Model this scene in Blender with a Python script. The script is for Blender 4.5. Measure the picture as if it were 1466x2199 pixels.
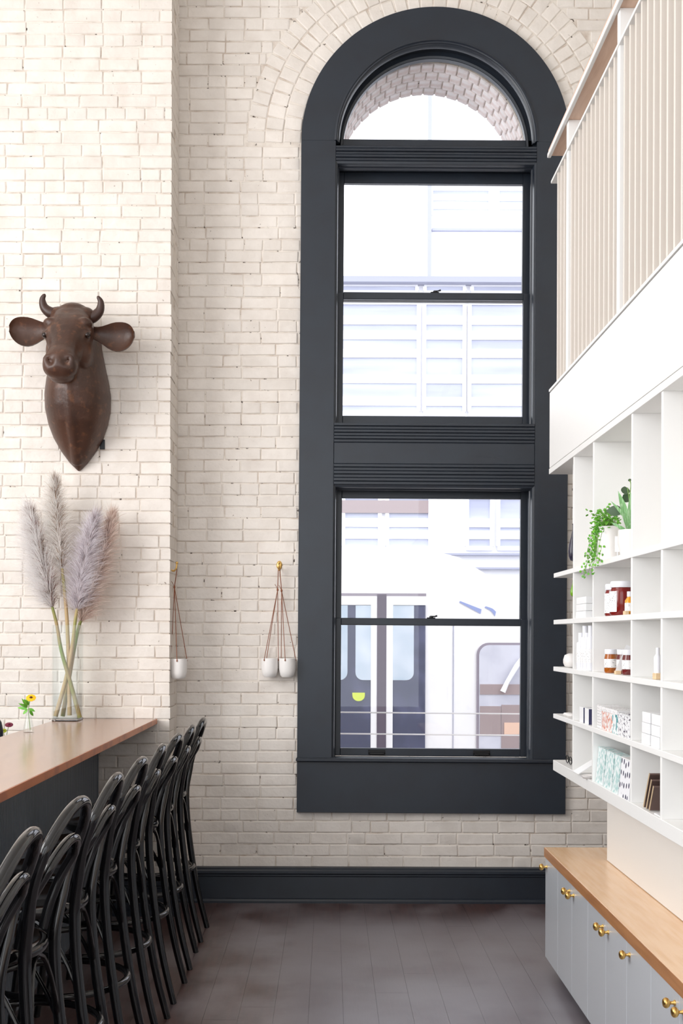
import bpy, bmesh, math, random
from mathutils import Vector, Matrix, noise
random.seed(11)
sc = bpy.context.scene
for o in list(bpy.data.objects):
    bpy.data.objects.remove(o, do_unlink=True)
C = sc.collection
PI = math.pi

# ------------------------------------------------------------------ camera, world, light, exposure
F = 2600.0; VX, VY = 708.0, 1367.0; CZ = 1.545      # focal length (px), depth vanishing point (px), eye height (m)
cam = bpy.data.cameras.new('camera'); cam_o = bpy.data.objects.new('camera', cam); C.objects.link(cam_o)
cam.sensor_fit = 'VERTICAL'; cam.sensor_height = 36; cam.lens = F/2199*36
cam.shift_x = (733-VX)/2199; cam.shift_y = (VY-1099.5)/2199
cam.clip_start = 0.05; cam.clip_end = 200
cam_o.matrix_world = Matrix.Translation((0, 0, CZ)) @ Matrix.Rotation(PI/2, 4, 'X') @ Matrix.Rotation(math.radians(0.2), 4, 'Z')
sc.camera = cam_o

w = bpy.data.worlds.new('overcast_sky'); sc.world = w; w.use_nodes = True
bg = w.node_tree.nodes['Background']; bg.inputs[0].default_value = (0.93, 0.96, 1.0, 1); bg.inputs[1].default_value = 2.55

def area(name, loc, aim, sx, sy, power, col):
    l = bpy.data.lights.new(name, 'AREA'); l.shape = 'RECTANGLE'; l.size = sx; l.size_y = sy
    l.energy = power; l.color = col
    o = bpy.data.objects.new(name, l); C.objects.link(o); o.location = loc
    o.rotation_euler = (Vector(aim)-Vector(loc)).to_track_quat('-Z', 'Y').to_euler()
    return o
# tall street windows of the hall, on the left behind the viewer
area('left_window_daylight', (-5.0, 2.2, 3.5), (1.1, 4.6, 2.3), 3.6, 4.0, 238, (1.0, .99, .98))
# (portals only guide the sky light through the window openings, they give off none themselves)
LW = (-.2, 4.2, .9, 5.3)        # opening in the left wall: y0, y1, z0, z1
BW = (-3.6, 1.2, .6, 5.0)       # opening in the wall behind the viewer: x0, x1, z0, z1
for nm_, lc_, am_, a_, b_ in (('left_window_portal', (-5.1, (LW[0]+LW[1])/2, (LW[2]+LW[3])/2), (0, (LW[0]+LW[1])/2, (LW[2]+LW[3])/2), LW[1]-LW[0], LW[3]-LW[2]),
                             ('back_window_portal', ((BW[0]+BW[1])/2, -1.9, (BW[2]+BW[3])/2), ((BW[0]+BW[1])/2, 0, (BW[2]+BW[3])/2), BW[1]-BW[0], BW[3]-BW[2])):
    area(nm_, lc_, am_, a_, b_, 1, (1, 1, 1)).data.cycles.is_portal = True

vs = sc.view_settings; vs.view_transform = 'Standard'; vs.look = 'None'; vs.gamma = 1; vs.use_curve_mapping = False
vs.exposure = 0.0

# ------------------------------------------------------------------ helpers
def P(px, py, Y):
    return Vector(((px-VX)*Y/F, Y, CZ-(py-VY)*Y/F))
def ZP(py, s): return CZ-(py-VY)/s
def lin(r, g, b):
    f = lambda c: (c/255/12.92 if c/255 <= .04045 else ((c/255+.055)/1.055)**2.4)
    return (f(r), f(g), f(b))

MATS = {}
def mat(name, col, rough=.5, metal=0, var=None, bump=None, spec=.5, rnd=0, emit=None, coat=0, coord='Object'):
    """var = (scale, colour2, lo, hi[, stretch xyz]); bump = (scale, strength, distance)"""
    m = bpy.data.materials.new(name); m.use_nodes = True; nt = m.node_tree; N = nt.nodes; L = nt.links
    p = N['Principled BSDF']; p.inputs['Roughness'].default_value = rough; p.inputs['Metallic'].default_value = metal
    p.inputs['Specular IOR Level'].default_value = spec; p.inputs['Coat Weight'].default_value = coat; p.inputs['Coat Roughness'].default_value = min(.3, rough)
    p.inputs['Base Color'].default_value = (*col, 1)
    tc = N.new('ShaderNodeTexCoord'); out = None
    if coord == 'World': tc = N.new('ShaderNodeNewGeometry'); coord = 'Position'
    if var:
        vl = var if isinstance(var, list) else [var]
        last = None
        for v in vl:
            n = N.new('ShaderNodeTexNoise'); n.inputs['Scale'].default_value = v[0]; n.inputs['Detail'].default_value = 6
            src = tc.outputs[coord]
            if len(v) > 4:
                mp = N.new('ShaderNodeMapping'); mp.inputs['Scale'].default_value = v[4]; L.new(src, mp.inputs['Vector']); src = mp.outputs[0]
            L.new(src, n.inputs['Vector'])
            r = N.new('ShaderNodeMapRange'); r.inputs['From Min'].default_value = v[2]; r.inputs['From Max'].default_value = v[3]
            L.new(n.outputs['Fac'], r.inputs['Value'])
            mx = N.new('ShaderNodeMix'); mx.data_type = 'RGBA'; mx.inputs[6].default_value = (*col, 1); mx.inputs[7].default_value = (*v[1], 1)
            if last: L.new(last, mx.inputs[6])
            L.new(r.outputs[0], mx.inputs[0]); last = mx.outputs[2]
        out = last
    if rnd:
        oi = N.new('ShaderNodeObjectInfo'); hs = N.new('ShaderNodeHueSaturation')
        r = N.new('ShaderNodeMapRange'); r.inputs['To Min'].default_value = 1-rnd; r.inputs['To Max'].default_value = 1+rnd
        L.new(oi.outputs['Random'], r.inputs['Value']); L.new(r.outputs[0], hs.inputs['Value'])
        hs.inputs['Color'].default_value = (*col, 1)
        if out: L.new(out, hs.inputs['Color'])
        out = hs.outputs[0]
    if out: L.new(out, p.inputs['Base Color'])
    if bump:
        n = N.new('ShaderNodeTexNoise'); n.inputs['Scale'].default_value = bump[0]; n.inputs['Detail'].default_value = 5
        src = tc.outputs[coord]
        if len(bump) > 3:
            mp = N.new('ShaderNodeMapping'); mp.inputs['Scale'].default_value = bump[3]; L.new(src, mp.inputs['Vector']); src = mp.outputs[0]
        L.new(src, n.inputs['Vector'])
        b = N.new('ShaderNodeBump'); b.inputs['Strength'].default_value = bump[1]; b.inputs['Distance'].default_value = bump[2]
        L.new(n.outputs['Fac'], b.inputs['Height']); L.new(b.outputs[0], p.inputs['Normal'])
    if emit: p.inputs['Emission Color'].default_value = (*emit[0], 1); p.inputs['Emission Strength'].default_value = emit[1]
    MATS[name] = m
    return m

def pane_mat(name, tint=(1, 1, 1), refl=.08, rough=0.0):
    m = bpy.data.materials.new(name); m.use_nodes = True; nt = m.node_tree; N = nt.nodes; L = nt.links
    N.remove(N['Principled BSDF'])
    t = N.new('ShaderNodeBsdfTransparent'); t.inputs[0].default_value = (*tint, 1)
    g = N.new('ShaderNodeBsdfGlossy'); g.inputs['Roughness'].default_value = rough
    lw = N.new('ShaderNodeLayerWeight'); lw.inputs['Blend'].default_value = .5
    pw = N.new('ShaderNodeMath'); pw.operation = 'POWER'; pw.inputs[1].default_value = 4; L.new(lw.outputs['Facing'], pw.inputs[0])
    fr = N.new('ShaderNodeMapRange'); fr.inputs['To Min'].default_value = .03; fr.inputs['To Max'].default_value = .6; L.new(pw.outputs[0], fr.inputs['Value'])
    mx = N.new('ShaderNodeMixShader'); L.new(fr.outputs[0], mx.inputs[0]); L.new(t.outputs[0], mx.inputs[1]); L.new(g.outputs[0], mx.inputs[2])
    L.new(mx.outputs[0], N['Material Output'].inputs[0]); return m

def glass_mat(name, col=(1, 1, 1), ior=1.45, rough=0):
    m = bpy.data.materials.new(name); m.use_nodes = True; p = m.node_tree.nodes['Principled BSDF']
    p.inputs['Base Color'].default_value = (*col, 1); p.inputs['Transmission Weight'].default_value = 1
    p.inputs['IOR'].default_value = ior; p.inputs['Roughness'].default_value = rough
    return m

class MB:
    def __init__(s): s.v = []; s.f = []
    def add(s, vs, fs):
        b = len(s.v); s.v += [tuple(v) for v in vs]; s.f += [tuple(i+b for i in f) for f in fs]; return s
    def box(s, x0, x1, y0, y1, z0, z1, b=0):
        lo, hi = (min(x0, x1), min(y0, y1), min(z0, z1)), (max(x0, x1), max(y0, y1), max(z0, z1))
        b = min(b, .45*min(hi[k]-lo[k] for k in range(3)))
        if b <= 0:
            vs = [(x, y, z) for x in (lo[0], hi[0]) for y in (lo[1], hi[1]) for z in (lo[2], hi[2])]
            return s.add(vs, [(0, 1, 3, 2), (4, 6, 7, 5), (0, 4, 5, 1), (2, 3, 7, 6), (0, 2, 6, 4), (1, 5, 7, 3)])
        vs = []
        for i in range(8):
            sg = [(i >> 2) & 1, (i >> 1) & 1, i & 1]
            for a in range(3):
                vs.append([(hi[k] if sg[k] else lo[k]) + (0 if k == a else (-b if sg[k] else b)) for k in range(3)])
        fs = []
        cyc = {0: [0, 1, 3, 2], 1: [0, 1, 5, 4], 2: [0, 2, 6, 4]}; bit = {0: 4, 1: 2, 2: 1}
        for a in range(3):
            for side in (0, 1): fs.append([3*(c + (bit[a] if side else 0))+a for c in cyc[a]])
        for a in range(3):          # edges along axis a
            b1, b2 = [k for k in range(3) if k != a]
            for c in range(8):
                if not c & bit[a]:
                    d = c | bit[a]; fs.append([3*c+b1, 3*d+b1, 3*d+b2, 3*c+b2])
        for c in range(8): fs.append([3*c, 3*c+1, 3*c+2])
        return s.add(vs, fs)
    def tube(s, pts, r, n=8, caps=True, closed=False):
        pts = [Vector(p) for p in pts]; m = len(pts)
        rs = r if isinstance(r, (list, tuple)) else [r]*m
        vs = []; fs = []; up = None
        for i in range(m):
            if closed: t = pts[(i+1) % m]-pts[i-1]
            else: t = pts[min(i+1, m-1)]-pts[max(i-1, 0)]
            t.normalize()
            if up is None:
                up = t.orthogonal().normalized()
                if closed: up = Vector((0, 0, 1)) if abs(t.z) < .9 else up
            up = (up-t*up.dot(t)); up = up.normalized() if up.length > 1e-6 else t.orthogonal().normalized()
            sd = t.cross(up)
            for k in range(n):
                a = 2*PI*k/n; vs.append(pts[i]+(up*math.cos(a)+sd*math.sin(a))*rs[i])
        for i in range(m if closed else m-1):
            j = (i+1) % m
            for k in range(n): fs.append((i*n+k, i*n+(k+1) % n, j*n+(k+1) % n, j*n+k))
        if caps and not closed: fs += [tuple(range(n))[::-1], tuple(range((m-1)*n, m*n))]
        return s.add(vs, fs)
    def lathe(s, prof, c=(0, 0, 0), n=24, axis='z', sy=1):
        c = Vector(c); vs = []; fs = []; m = len(prof)
        for r, h in prof:
            for k in range(n):
                a = 2*PI*k/n; x, y = r*math.cos(a), r*math.sin(a)*sy
                p = {'z': (x, y, h), '-x': (-h, x, y), '-y': (x, -h, y)}[axis]; vs.append(c+Vector(p))
        for i in range(m-1):
            for k in range(n): fs.append((i*n+k, i*n+(k+1) % n, (i+1)*n+(k+1) % n, (i+1)*n+k))
        if prof[0][0] > 1e-5: fs.append(tuple(range(n))[::-1])
        if prof[-1][0] > 1e-5: fs.append(tuple(range((m-1)*n, m*n)))
        return s.add(vs, fs)
    def prism(s, poly, a0, a1, plane='xz'):
        n = len(poly)
        mk = {'xz': lambda p, a: (p[0], a, p[1]), 'xy': lambda p, a: (p[0], p[1], a), 'yz': lambda p, a: (a, p[0], p[1])}[plane]
        vs = [mk(p, a0) for p in poly]+[mk(p, a1) for p in poly]
        return s.add(vs, [tuple(range(n)), tuple(range(2*n-1, n-1, -1))]+[(i, i+n, (i+1) % n+n, (i+1) % n) for i in range(n)])
    def loft(s, rings, cap=True, closed=True):
        n = len(rings[0]); vs = [p for r in rings for p in r]; fs = []
        for i in range(len(rings)-1):
            for k in range(n if closed else n-1): fs.append((i*n+k, i*n+(k+1) % n, (i+1)*n+(k+1) % n, (i+1)*n+k))
        if cap: fs += [tuple(range(n))[::-1], tuple(range((len(rings)-1)*n, len(rings)*n))]
        return s.add(vs, fs)
    def ell(s, c, r, nu=14, nv=8, M=None):
        rings = []
        vs = []; fs = []
        for i in range(nv+1):
            th = PI*i/nv
            for k in range(nu):
                a = 2*PI*k/nu
                p = Vector((r[0]*math.sin(th)*math.cos(a), r[1]*math.sin(th)*math.sin(a), r[2]*math.cos(th)))
                if M: p = M @ p
                vs.append(Vector(c)+p)
        for i in range(nv):
            for k in range(nu): fs.append((i*nu+k, i*nu+(k+1) % nu, (i+1)*nu+(k+1) % nu, (i+1)*nu+k))
        return s.add(vs, fs)
    def arch(s, prof, c, a0, a1, n=40, close=True):
        """prof = [(radius, y)], swept around a y axis through c (in the xz plane)"""
        rings = []
        for i in range(n+1):
            a = a0+(a1-a0)*i/n
            rings.append([(c[0]+r*math.cos(a), y, c[1]+r*math.sin(a)) for r, y in prof])
        return s.loft(rings, cap=True, closed=close)
    def mesh(s, name, smooth=0, off=(0, 0, 0)):
        me = bpy.data.meshes.new(name); ox, oy, oz = off
        me.from_pydata([(x-ox, y-oy, z-oz) for x, y, z in s.v], [], s.f)
        bm = bmesh.new(); bm.from_mesh(me); bmesh.ops.remove_doubles(bm, verts=bm.verts, dist=1e-6)
        bmesh.ops.recalc_face_normals(bm, faces=bm.faces); bm.to_mesh(me); bm.free()
        if smooth:
            for p in me.polygons: p.use_smooth = True
            me.set_sharp_from_angle(angle=math.radians(smooth))
        me.update(); return me
    def build(s, name, m, parent=None, smooth=0, loc=None):
        org = loc if loc is not None else (ORG.get(parent.as_pointer(), (0, 0, 0)) if parent else (0, 0, 0))
        o = bpy.data.objects.new(name, s.mesh(name, smooth, org)); o.data.materials.append(m); C.objects.link(o)
        if parent: o.parent = parent
        else: o.location = org
        ORG[o.as_pointer()] = tuple(org)
        return o
ORG = {}
def tag(o, label, cat, group=None, kind=None):
    o['label'] = label; o['category'] = cat
    if group: o['group'] = group
    if kind: o['kind'] = kind
    return o
def thing(name, loc, label, cat, group=None, kind=None, rz=0):
    o = bpy.data.objects.new(name, None); o.empty_display_size = .05; C.objects.link(o); o.location = loc; o.rotation_euler.z = rz
    ORG[o.as_pointer()] = (0, 0, 0) if rz else tuple(loc)
    return tag(o, label, cat, group, kind)
def copy_tree(o, parent=None):
    c = o.copy(); C.objects.link(c); c.parent = parent
    for ch in o.children: copy_tree(ch, c)
    return c
def bez(pts, n):
    """Catmull-Rom through pts"""
    pts = [Vector(p) for p in pts]; out = []
    q = [pts[0]*2-pts[1]]+pts+[pts[-1]*2-pts[-2]]
    for i in range(1, len(q)-2):
        for k in range(n):
            t = k/n
            out.append(.5*((2*q[i])+(q[i+1]-q[i-1])*t+(2*q[i-1]-5*q[i]+4*q[i+1]-q[i+2])*t*t+(3*q[i]-q[i-1]-3*q[i+1]+q[i+2])*t**3))
    out.append(pts[-1]); return out

# ------------------------------------------------------------------ materials
brick_paint = mat('painted_brick', lin(234, 226, 218), .5, var=[(9, lin(224, 215, 206), .4, .7), (46, lin(130, 112, 98), .70, .78)], bump=(30, .6, .006), rnd=.04, coord='World')
brick_red = mat('bare_brick', lin(226, 208, 204), .8, var=(14, lin(244, 238, 238), .35, .6), bump=(45, .6, .006), rnd=.06)
mortar = mat('painted_mortar', lin(230, 221, 211), .7, var=[(11, lin(196, 180, 166), .46, .68), (34, lin(74, 60, 50), .635, .69)], bump=(60, .6, .004), coord='World')
trim_paint = mat('dark_blue_trim_paint', lin(35, 42, 52), .36, var=(7, lin(33, 38, 47), .4, .7), bump=(90, .05, .002))
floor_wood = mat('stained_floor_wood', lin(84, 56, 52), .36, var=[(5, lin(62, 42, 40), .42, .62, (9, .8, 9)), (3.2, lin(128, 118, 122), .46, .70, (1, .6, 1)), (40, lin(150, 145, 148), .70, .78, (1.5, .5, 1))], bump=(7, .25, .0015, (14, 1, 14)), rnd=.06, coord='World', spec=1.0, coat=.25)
def worn_sheen_floor(m):          # grey scuffs plus the window's sheen painted in, between stools and cabinets
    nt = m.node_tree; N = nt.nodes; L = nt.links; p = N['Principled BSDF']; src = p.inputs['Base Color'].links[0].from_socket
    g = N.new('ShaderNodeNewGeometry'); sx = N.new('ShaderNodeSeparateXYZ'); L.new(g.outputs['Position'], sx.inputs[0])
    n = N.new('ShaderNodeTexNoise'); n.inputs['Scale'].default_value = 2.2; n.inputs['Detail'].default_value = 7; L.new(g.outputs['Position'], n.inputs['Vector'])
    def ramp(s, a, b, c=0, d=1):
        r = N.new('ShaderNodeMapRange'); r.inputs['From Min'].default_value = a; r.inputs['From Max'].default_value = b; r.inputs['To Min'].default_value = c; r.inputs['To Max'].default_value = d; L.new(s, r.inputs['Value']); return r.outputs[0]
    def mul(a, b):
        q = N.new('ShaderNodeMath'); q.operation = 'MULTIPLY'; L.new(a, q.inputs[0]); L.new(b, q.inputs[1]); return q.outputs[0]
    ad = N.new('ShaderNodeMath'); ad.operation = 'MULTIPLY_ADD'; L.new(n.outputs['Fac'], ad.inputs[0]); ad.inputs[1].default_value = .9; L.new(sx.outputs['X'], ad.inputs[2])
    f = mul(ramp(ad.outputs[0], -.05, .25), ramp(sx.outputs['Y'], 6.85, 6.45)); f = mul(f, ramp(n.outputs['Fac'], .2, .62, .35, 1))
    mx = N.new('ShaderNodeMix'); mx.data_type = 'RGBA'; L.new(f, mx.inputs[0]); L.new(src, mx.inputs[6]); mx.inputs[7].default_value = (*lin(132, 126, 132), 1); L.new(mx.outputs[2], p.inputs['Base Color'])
worn_sheen_floor(floor_wood)
floor_gap = mat('floor_joint', lin(52, 40, 39), .8)
white_paint = mat('white_satin_paint', lin(243, 242, 240), .42, bump=(70, .03, .001))
grey_paint = mat('pale_grey_gloss_paint', lin(205, 209, 215), .22, bump=(30, .06, .001))
wall_paint = mat('white_wall_paint', lin(246, 243, 238), .6)
rail_wood = mat('handrail_wood', lin(224, 190, 168), .4, var=(6, lin(212, 176, 152), .4, .65, (8, 1, 8)))
slat_paint = mat('slat_paint', lin(223, 214, 205), .5)
edge_wood = mat('worktop_edge_wood', lin(186, 130, 84), .4, var=(6, lin(168, 114, 72), .4, .66, (1, .6, 9)))
top_wood_glare = mat('worktop_wood_glare', lin(244, 208, 170), .25, var=(5, lin(236, 194, 152), .4, .66, (9, .7, 9)), bump=(9, .08, .001, (9, 1, 9)))  # glare of strong light on the top, painted in as paler wood
copper = mat('bar_top_copper_wood', lin(172, 128, 100), .2, var=[(3.5, lin(156, 114, 92), .4, .65, (6, .7, 6)), (22, lin(120, 86, 74), .62, .74)], bump=(14, .06, .001, (6, 1, 6)), spec=1.0, coat=.4)
copper_edge = mat('copper_edge', lin(205, 128, 86), .34, metal=.35, var=(9, lin(178, 110, 78), .45, .65))
rib_paint = mat('charcoal_ribbed_panel', lin(98, 104, 112), .38)
black_wood = mat('black_lacquered_wood', lin(13, 12, 14), .12, spec=.5, coat=.2)
black_seat = mat('black_seat', lin(20, 20, 26), .28)
bronze = mat('rust_brown_papier_mache', lin(76, 47, 33), .40, var=[(6, lin(58, 36, 27), .4, .68), (30, lin(104, 66, 44), .56, .74)], bump=(70, .35, .003))
bronze_dark = mat('dark_horn_brown', lin(60, 36, 28), .4, bump=(50, .3, .002))
brass = mat('polished_brass', lin(230, 188, 112), .28, metal=1)
ceramic = mat('white_ceramic', lin(240, 236, 233), .3)
leather = mat('brown_leather_cord', lin(140, 82, 54), .6)
black_metal = mat('black_metal', lin(18, 18, 20), .35, metal=.3)
steel = mat('steel', lin(190, 192, 196), .25, metal=1)
pane = pane_mat('window_glass')
clear_glass = glass_mat('clear_glass')
vase_glass = pane_mat('vase_glass', (.985, .995, .99))
water = glass_mat('water', (.93, .97, .93), 1.33)
white_card = mat('white_card', lin(246, 246, 247), .5)
white_plastic = mat('white_plastic', lin(240, 240, 246), .35)
navy = mat('navy_card', lin(60, 60, 96), .5)
grey_card = mat('grey_card', lin(176, 174, 178), .5)
leaf_green = mat('fresh_green_leaf', lin(120, 190, 60), .45, var=(30, lin(88, 160, 44), .4, .6))
leaf_dark = mat('dark_green_leaf', lin(76, 100, 72), .4, var=(18, lin(96, 84, 84), .5, .7))
leaf_pale = mat('pale_striped_leaf', lin(140, 196, 130), .45, var=(24, lin(190, 226, 180), .5, .62, (8, 8, 1)))
stem_green = mat('stem_green', lin(110, 150, 60), .5)
# ------------------------------------------------------------------ room shell
YW = 7.046                       # inner face of the rear wall
YP = 6.70                        # face of the brick pier on the left
XP = -0.885                      # right-hand corner of the pier
COURSE = .0677
ZTOP = 6.0

def brick_geo(w, h, seed, depth=.022):
    """one worn, painted brick face: x width, z height, front at y=0"""
    rg = random.Random(seed); mb = MB(); e = .0045
    xs = [-w/2, -w/2+e, rg.uniform(-.15, .15)*w, w/2-e, w/2]; zs = [-h/2, -h/2+e, h/2-e, h/2]
    g = []
    for j, z in enumerate(zs):
        for i, x in enumerate(xs):
            ex = i in (0, 4); ez = j in (0, 3)
            y = rg.uniform(-.0006, .0006) + (.0028 if ex or ez else 0) + (.0018 if ex and ez else 0)
            g.append((x+rg.uniform(-.0016, .0016), y, z+rg.uniform(-.0013, .0013)))
    fs = [(j*5+i, j*5+i+1, (j+1)*5+i+1, (j+1)*5+i) for j in range(3) for i in range(4)]
    ring = [0, 1, 2, 3, 4, 9, 14, 19, 18, 17, 16, 15, 10, 5]
    b = len(g)
    g += [(g[k][0], depth, g[k][2]) for k in ring]
    n = len(ring)
    fs += [(ring[i], ring[(i+1) % n], b+(i+1) % n, b+i) for i in range(n)]
    mb.add(g, fs); return mb
W1, W2, BH = .205, .100, .0628
BM = {}
for kind, wd in (('s', W1), ('h', W2)):
    BM[kind] = []
    for k in range(8):
        me = brick_geo(wd, BH, 100*len(kind)+k+(50 if kind == 'h' else 0)).mesh('brick', 22); me.materials.append(brick_paint); BM[kind].append(me)
def brick_obj(parent, x, y, z, wd, ry=0, hs=1):
    kind = 's' if wd > .15 else 'h'
    o = bpy.data.objects.new('brick', random.choice(BM[kind])); C.objects.link(o); o.parent = parent
    po = ORG[parent.as_pointer()]
    o.location = (x-po[0], y-po[1], z-po[2]); o.scale = (wd/(W1 if kind == 's' else W2), 1, hs*random.uniform(.955, 1.005))
    o.rotation_euler = (random.gauss(0, .006), ry+random.gauss(0, .006), random.gauss(0, .005))
    return o
def rows(x0, x1, z0, z1, hole=None, seed=1, hdr=7, hoff=3):
    """running bond with a header course now and then; hole(z)->(xa,xb) or None"""
    rg = random.Random(seed); out = []; r = 0; z = z0+COURSE/2
    while z < z1:
        spans = [(x0, x1)]
        h = hole(z) if hole else None
        if h: spans = [(x0, h[0]), (h[1], x1)]
        head = (r+hoff) % hdr == 0
        for a, b in spans:
            if b-a < .02: continue
            step = (.1075 if head else .2125)
            x = x0 - (0 if head else (.106 if r % 2 else 0)) - rg.uniform(0, .03)
            while x < b:
                st = step
                if not head and rg.random() < .12: st = .1075
                l, rr = x, x+st; x = rr
                l2, r2 = max(l, a), min(rr, b)
                if r2-l2 > .035: out.append(((l2+r2)/2, z, r2-l2-.0055))
        z += COURSE; r += 1
    return out

SC = F/(YW-.035)                 # px per metre on the casing's face
def xc(px): return (px-VX)/SC
def zc(py): return ZP(py, SC)
WXL, WXR = xc(638), xc(1215)     # outer casing
OXL, OXR = xc(712), xc(1144)     # inner opening
ACX = (WXL+WXR)/2; ACZ = zc(302); RO = (WXR-WXL)/2; RI = (OXR-OXL)/2
WZ0 = zc(1746)
RING = RO-.012
def rear_hole(z):
    if z < WZ0+.03: return None
    if z < ACZ: return (ACX-RO+.03, ACX+RO-.03)
    R = RING+.318; d = z-ACZ
    if d >= R: return None
    q = math.sqrt(R*R-d*d); return (ACX-q, ACX+q)

# rear wall: the mortar body with its arched opening, bricks as children
mb = MB(); y0, y1 = YW+.0045, YW+.46
hx0, hx1 = OXL-.035, OXR+.035; hr = (hx1-hx0)/2; hcx = (hx0+hx1)/2
mb.box(-4.2, hx0, y0, y1, -.9, ZTOP); mb.box(hx1, 4.2, y0, y1, -.9, ZTOP); mb.box(hx0, hx1, y0, y1, -.9, zc(1640))
arc = [(hcx+hr*math.cos(PI*i/36), ACZ+hr*math.sin(PI*i/36)) for i in range(37)]
for i in range(36):
    (xa, za), (xb, zb) = arc[i], arc[i+1]
    mb.prism([(xa, za), (xb, zb), (xb, ZTOP), (xa, ZTOP)], y0, y1)
wall_rear = mb.build('wall_rear', mortar); tag(wall_rear, 'cream painted brick wall behind the tall arched window', 'wall', kind='structure')
rear = [b for b in rows(-.93, 2.6, .20, 5.74, rear_hole, 5)]
def px_of(x, y, z): return (VX+x*F/y, VY-(z-CZ)*F/y)
def seen_rear(b):
    x, y = px_of(b[0], YW, b[1])
    if x < 378 or y < -8: return False
    if x > 1330: return False
    if y > 300 and x > 1232 and y < 1700: return False
    if y > 1700 and x > 1310: return False
    return True
vis = sorted([b for b in rear if seen_rear(b)], key=lambda b: -b[2])
for b in vis[:300]: brick_obj(wall_rear, b[0], YW+random.gauss(0, .0012), b[1], b[2])
rest = MB()
for k, b in enumerate(vis[300:]+[q for q in rear if not seen_rear(q)]):
    g = brick_geo(b[2], BH, k); rest.add([(x+b[0], y+YW, z+b[1]) for x, y, z in g.v], g.f)
o = rest.build('brickwork', brick_paint, wall_rear, 22); o['kind'] = 'stuff'

# brick arch, three rings of rowlocks around the casing
mb = MB(); mb.arch([(RING-.03, YW+.004), (RING+.318, YW+.004), (RING+.318, YW+.03), (RING-.03, YW+.03)], (ACX, ACZ), 0, PI)
wall_arch = mb.build('wall_arch', mortar); tag(wall_arch, 'three cream painted brick rings arching over the window casing', 'brick arch', kind='structure')
for k in range(3):
    R = RING+.052+.105*k; n = int(PI*R/.0735)
    for i in range(n):
        a = PI*(i+.5)/n
        brick_obj(wall_arch, ACX+R*math.cos(a), YW+random.gauss(-.001, .0016), ACZ+R*math.sin(a), .098, -a, (PI*R/n-.007)/BH)
# outside brick reveal, seen through the fanlight
mb = MB(); RR = RI-.028
mb.arch([(RR+.012, YW+.20), (RR+.07, YW+.20), (RR+.07, YW+.62), (RR+.012, YW+.62)], (hcx, ACZ), 0, PI)
for s in (-1, 1): mb.box(hcx+s*(hr+.0), hcx+s*(hr+.07), YW+.45, YW+.62, .5, ACZ)
wall_reveal = mb.build('wall_reveal', mortar); tag(wall_reveal, 'whitewashed brick reveal curving outside the fanlight glass', 'brick reveal', kind='structure')
rb = MB().box(-.033, .033, -.049, .049, -.03, .012, .005).mesh('brick'); rb.materials.append(brick_red)
for j in range(4):
    n = 24
    for i in range(n):
        a = PI*(i+.5+(.25 if j % 2 else -.25))/n
        o = bpy.data.objects.new('brick', rb); C.objects.link(o); o.parent = wall_reveal
        o.location = (hcx+RR*math.cos(a)*1.02, YW+.255+.105*j, ACZ+RR*math.sin(a)*1.02); o.rotation_euler = (0, -a-PI/2, 0)
        o.scale.z = random.uniform(.8, 1.1)

# pier on the left
mb = MB(); mb.box(-4.2, XP-.0045, YP+.0045, YW+.02, -.02, ZTOP)
wall_pier = mb.build('wall_pier', mortar); tag(wall_pier, 'whiter painted brick pier carrying the bull head', 'wall', kind='structure')
prow = rows(-2.75, XP-.001, 0, 5.74, None, 23, 6, 1)
COR = []
for dep in (.095, .20):
    me = MB().box(-.5, .5, 0, dep, -BH/2, BH/2, .004).mesh('brick'); me.materials.append(brick_paint); COR.append(me)
def seen_pier(b):
    x, y = px_of(b[0], YP, b[1]); return x > -30 and -20 < y < 1575 or (x > 205 and y < 1900)
last = {}
pv = sorted([b for b in prow if seen_pier(b)], key=lambda b: -b[2]); ph = [b for b in prow if not seen_pier(b)]
rest = MB()
for k, b in enumerate(pv+ph):
    edge = b[0]+b[2]/2 > XP-.012
    if k < 300 or (edge and seen_pier(b)):
        if edge:
            o = bpy.data.objects.new('brick', COR[1 if b[2] < .15 else 0]); C.objects.link(o); o.parent = wall_pier
            x1 = XP+random.uniform(-.003, .003); x0 = b[0]-b[2]/2
            o.location = ((x0+x1)/2, YP+random.gauss(0, .001), b[1]); o.scale = (x1-x0, 1, 1)
        else: brick_obj(wall_pier, b[0], YP+random.gauss(0, .0012), b[1], b[2])
    else:
        g = brick_geo(b[2], BH, k+900); rest.add([(x+b[0], y+YP, z+b[1]) for x, y, z in g.v], g.f)
z = COURSE/2
while z < 5.72:                    # narrow side face of the pier
    e = random.choice((.10, .205)); y = YP+e
    for wd in (.10, .20, .2):
        y2 = min(y+wd, YW)
        if y2-y > .03: rest.box(XP-.05, XP-.002+random.gauss(0, .0012), y+.004, y2-.004, z-BH/2, z+BH/2, .005)
        y = y2
    z += COURSE
o = rest.build('brickwork', brick_paint, wall_pier, 22); o['kind'] = 'stuff'

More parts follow.
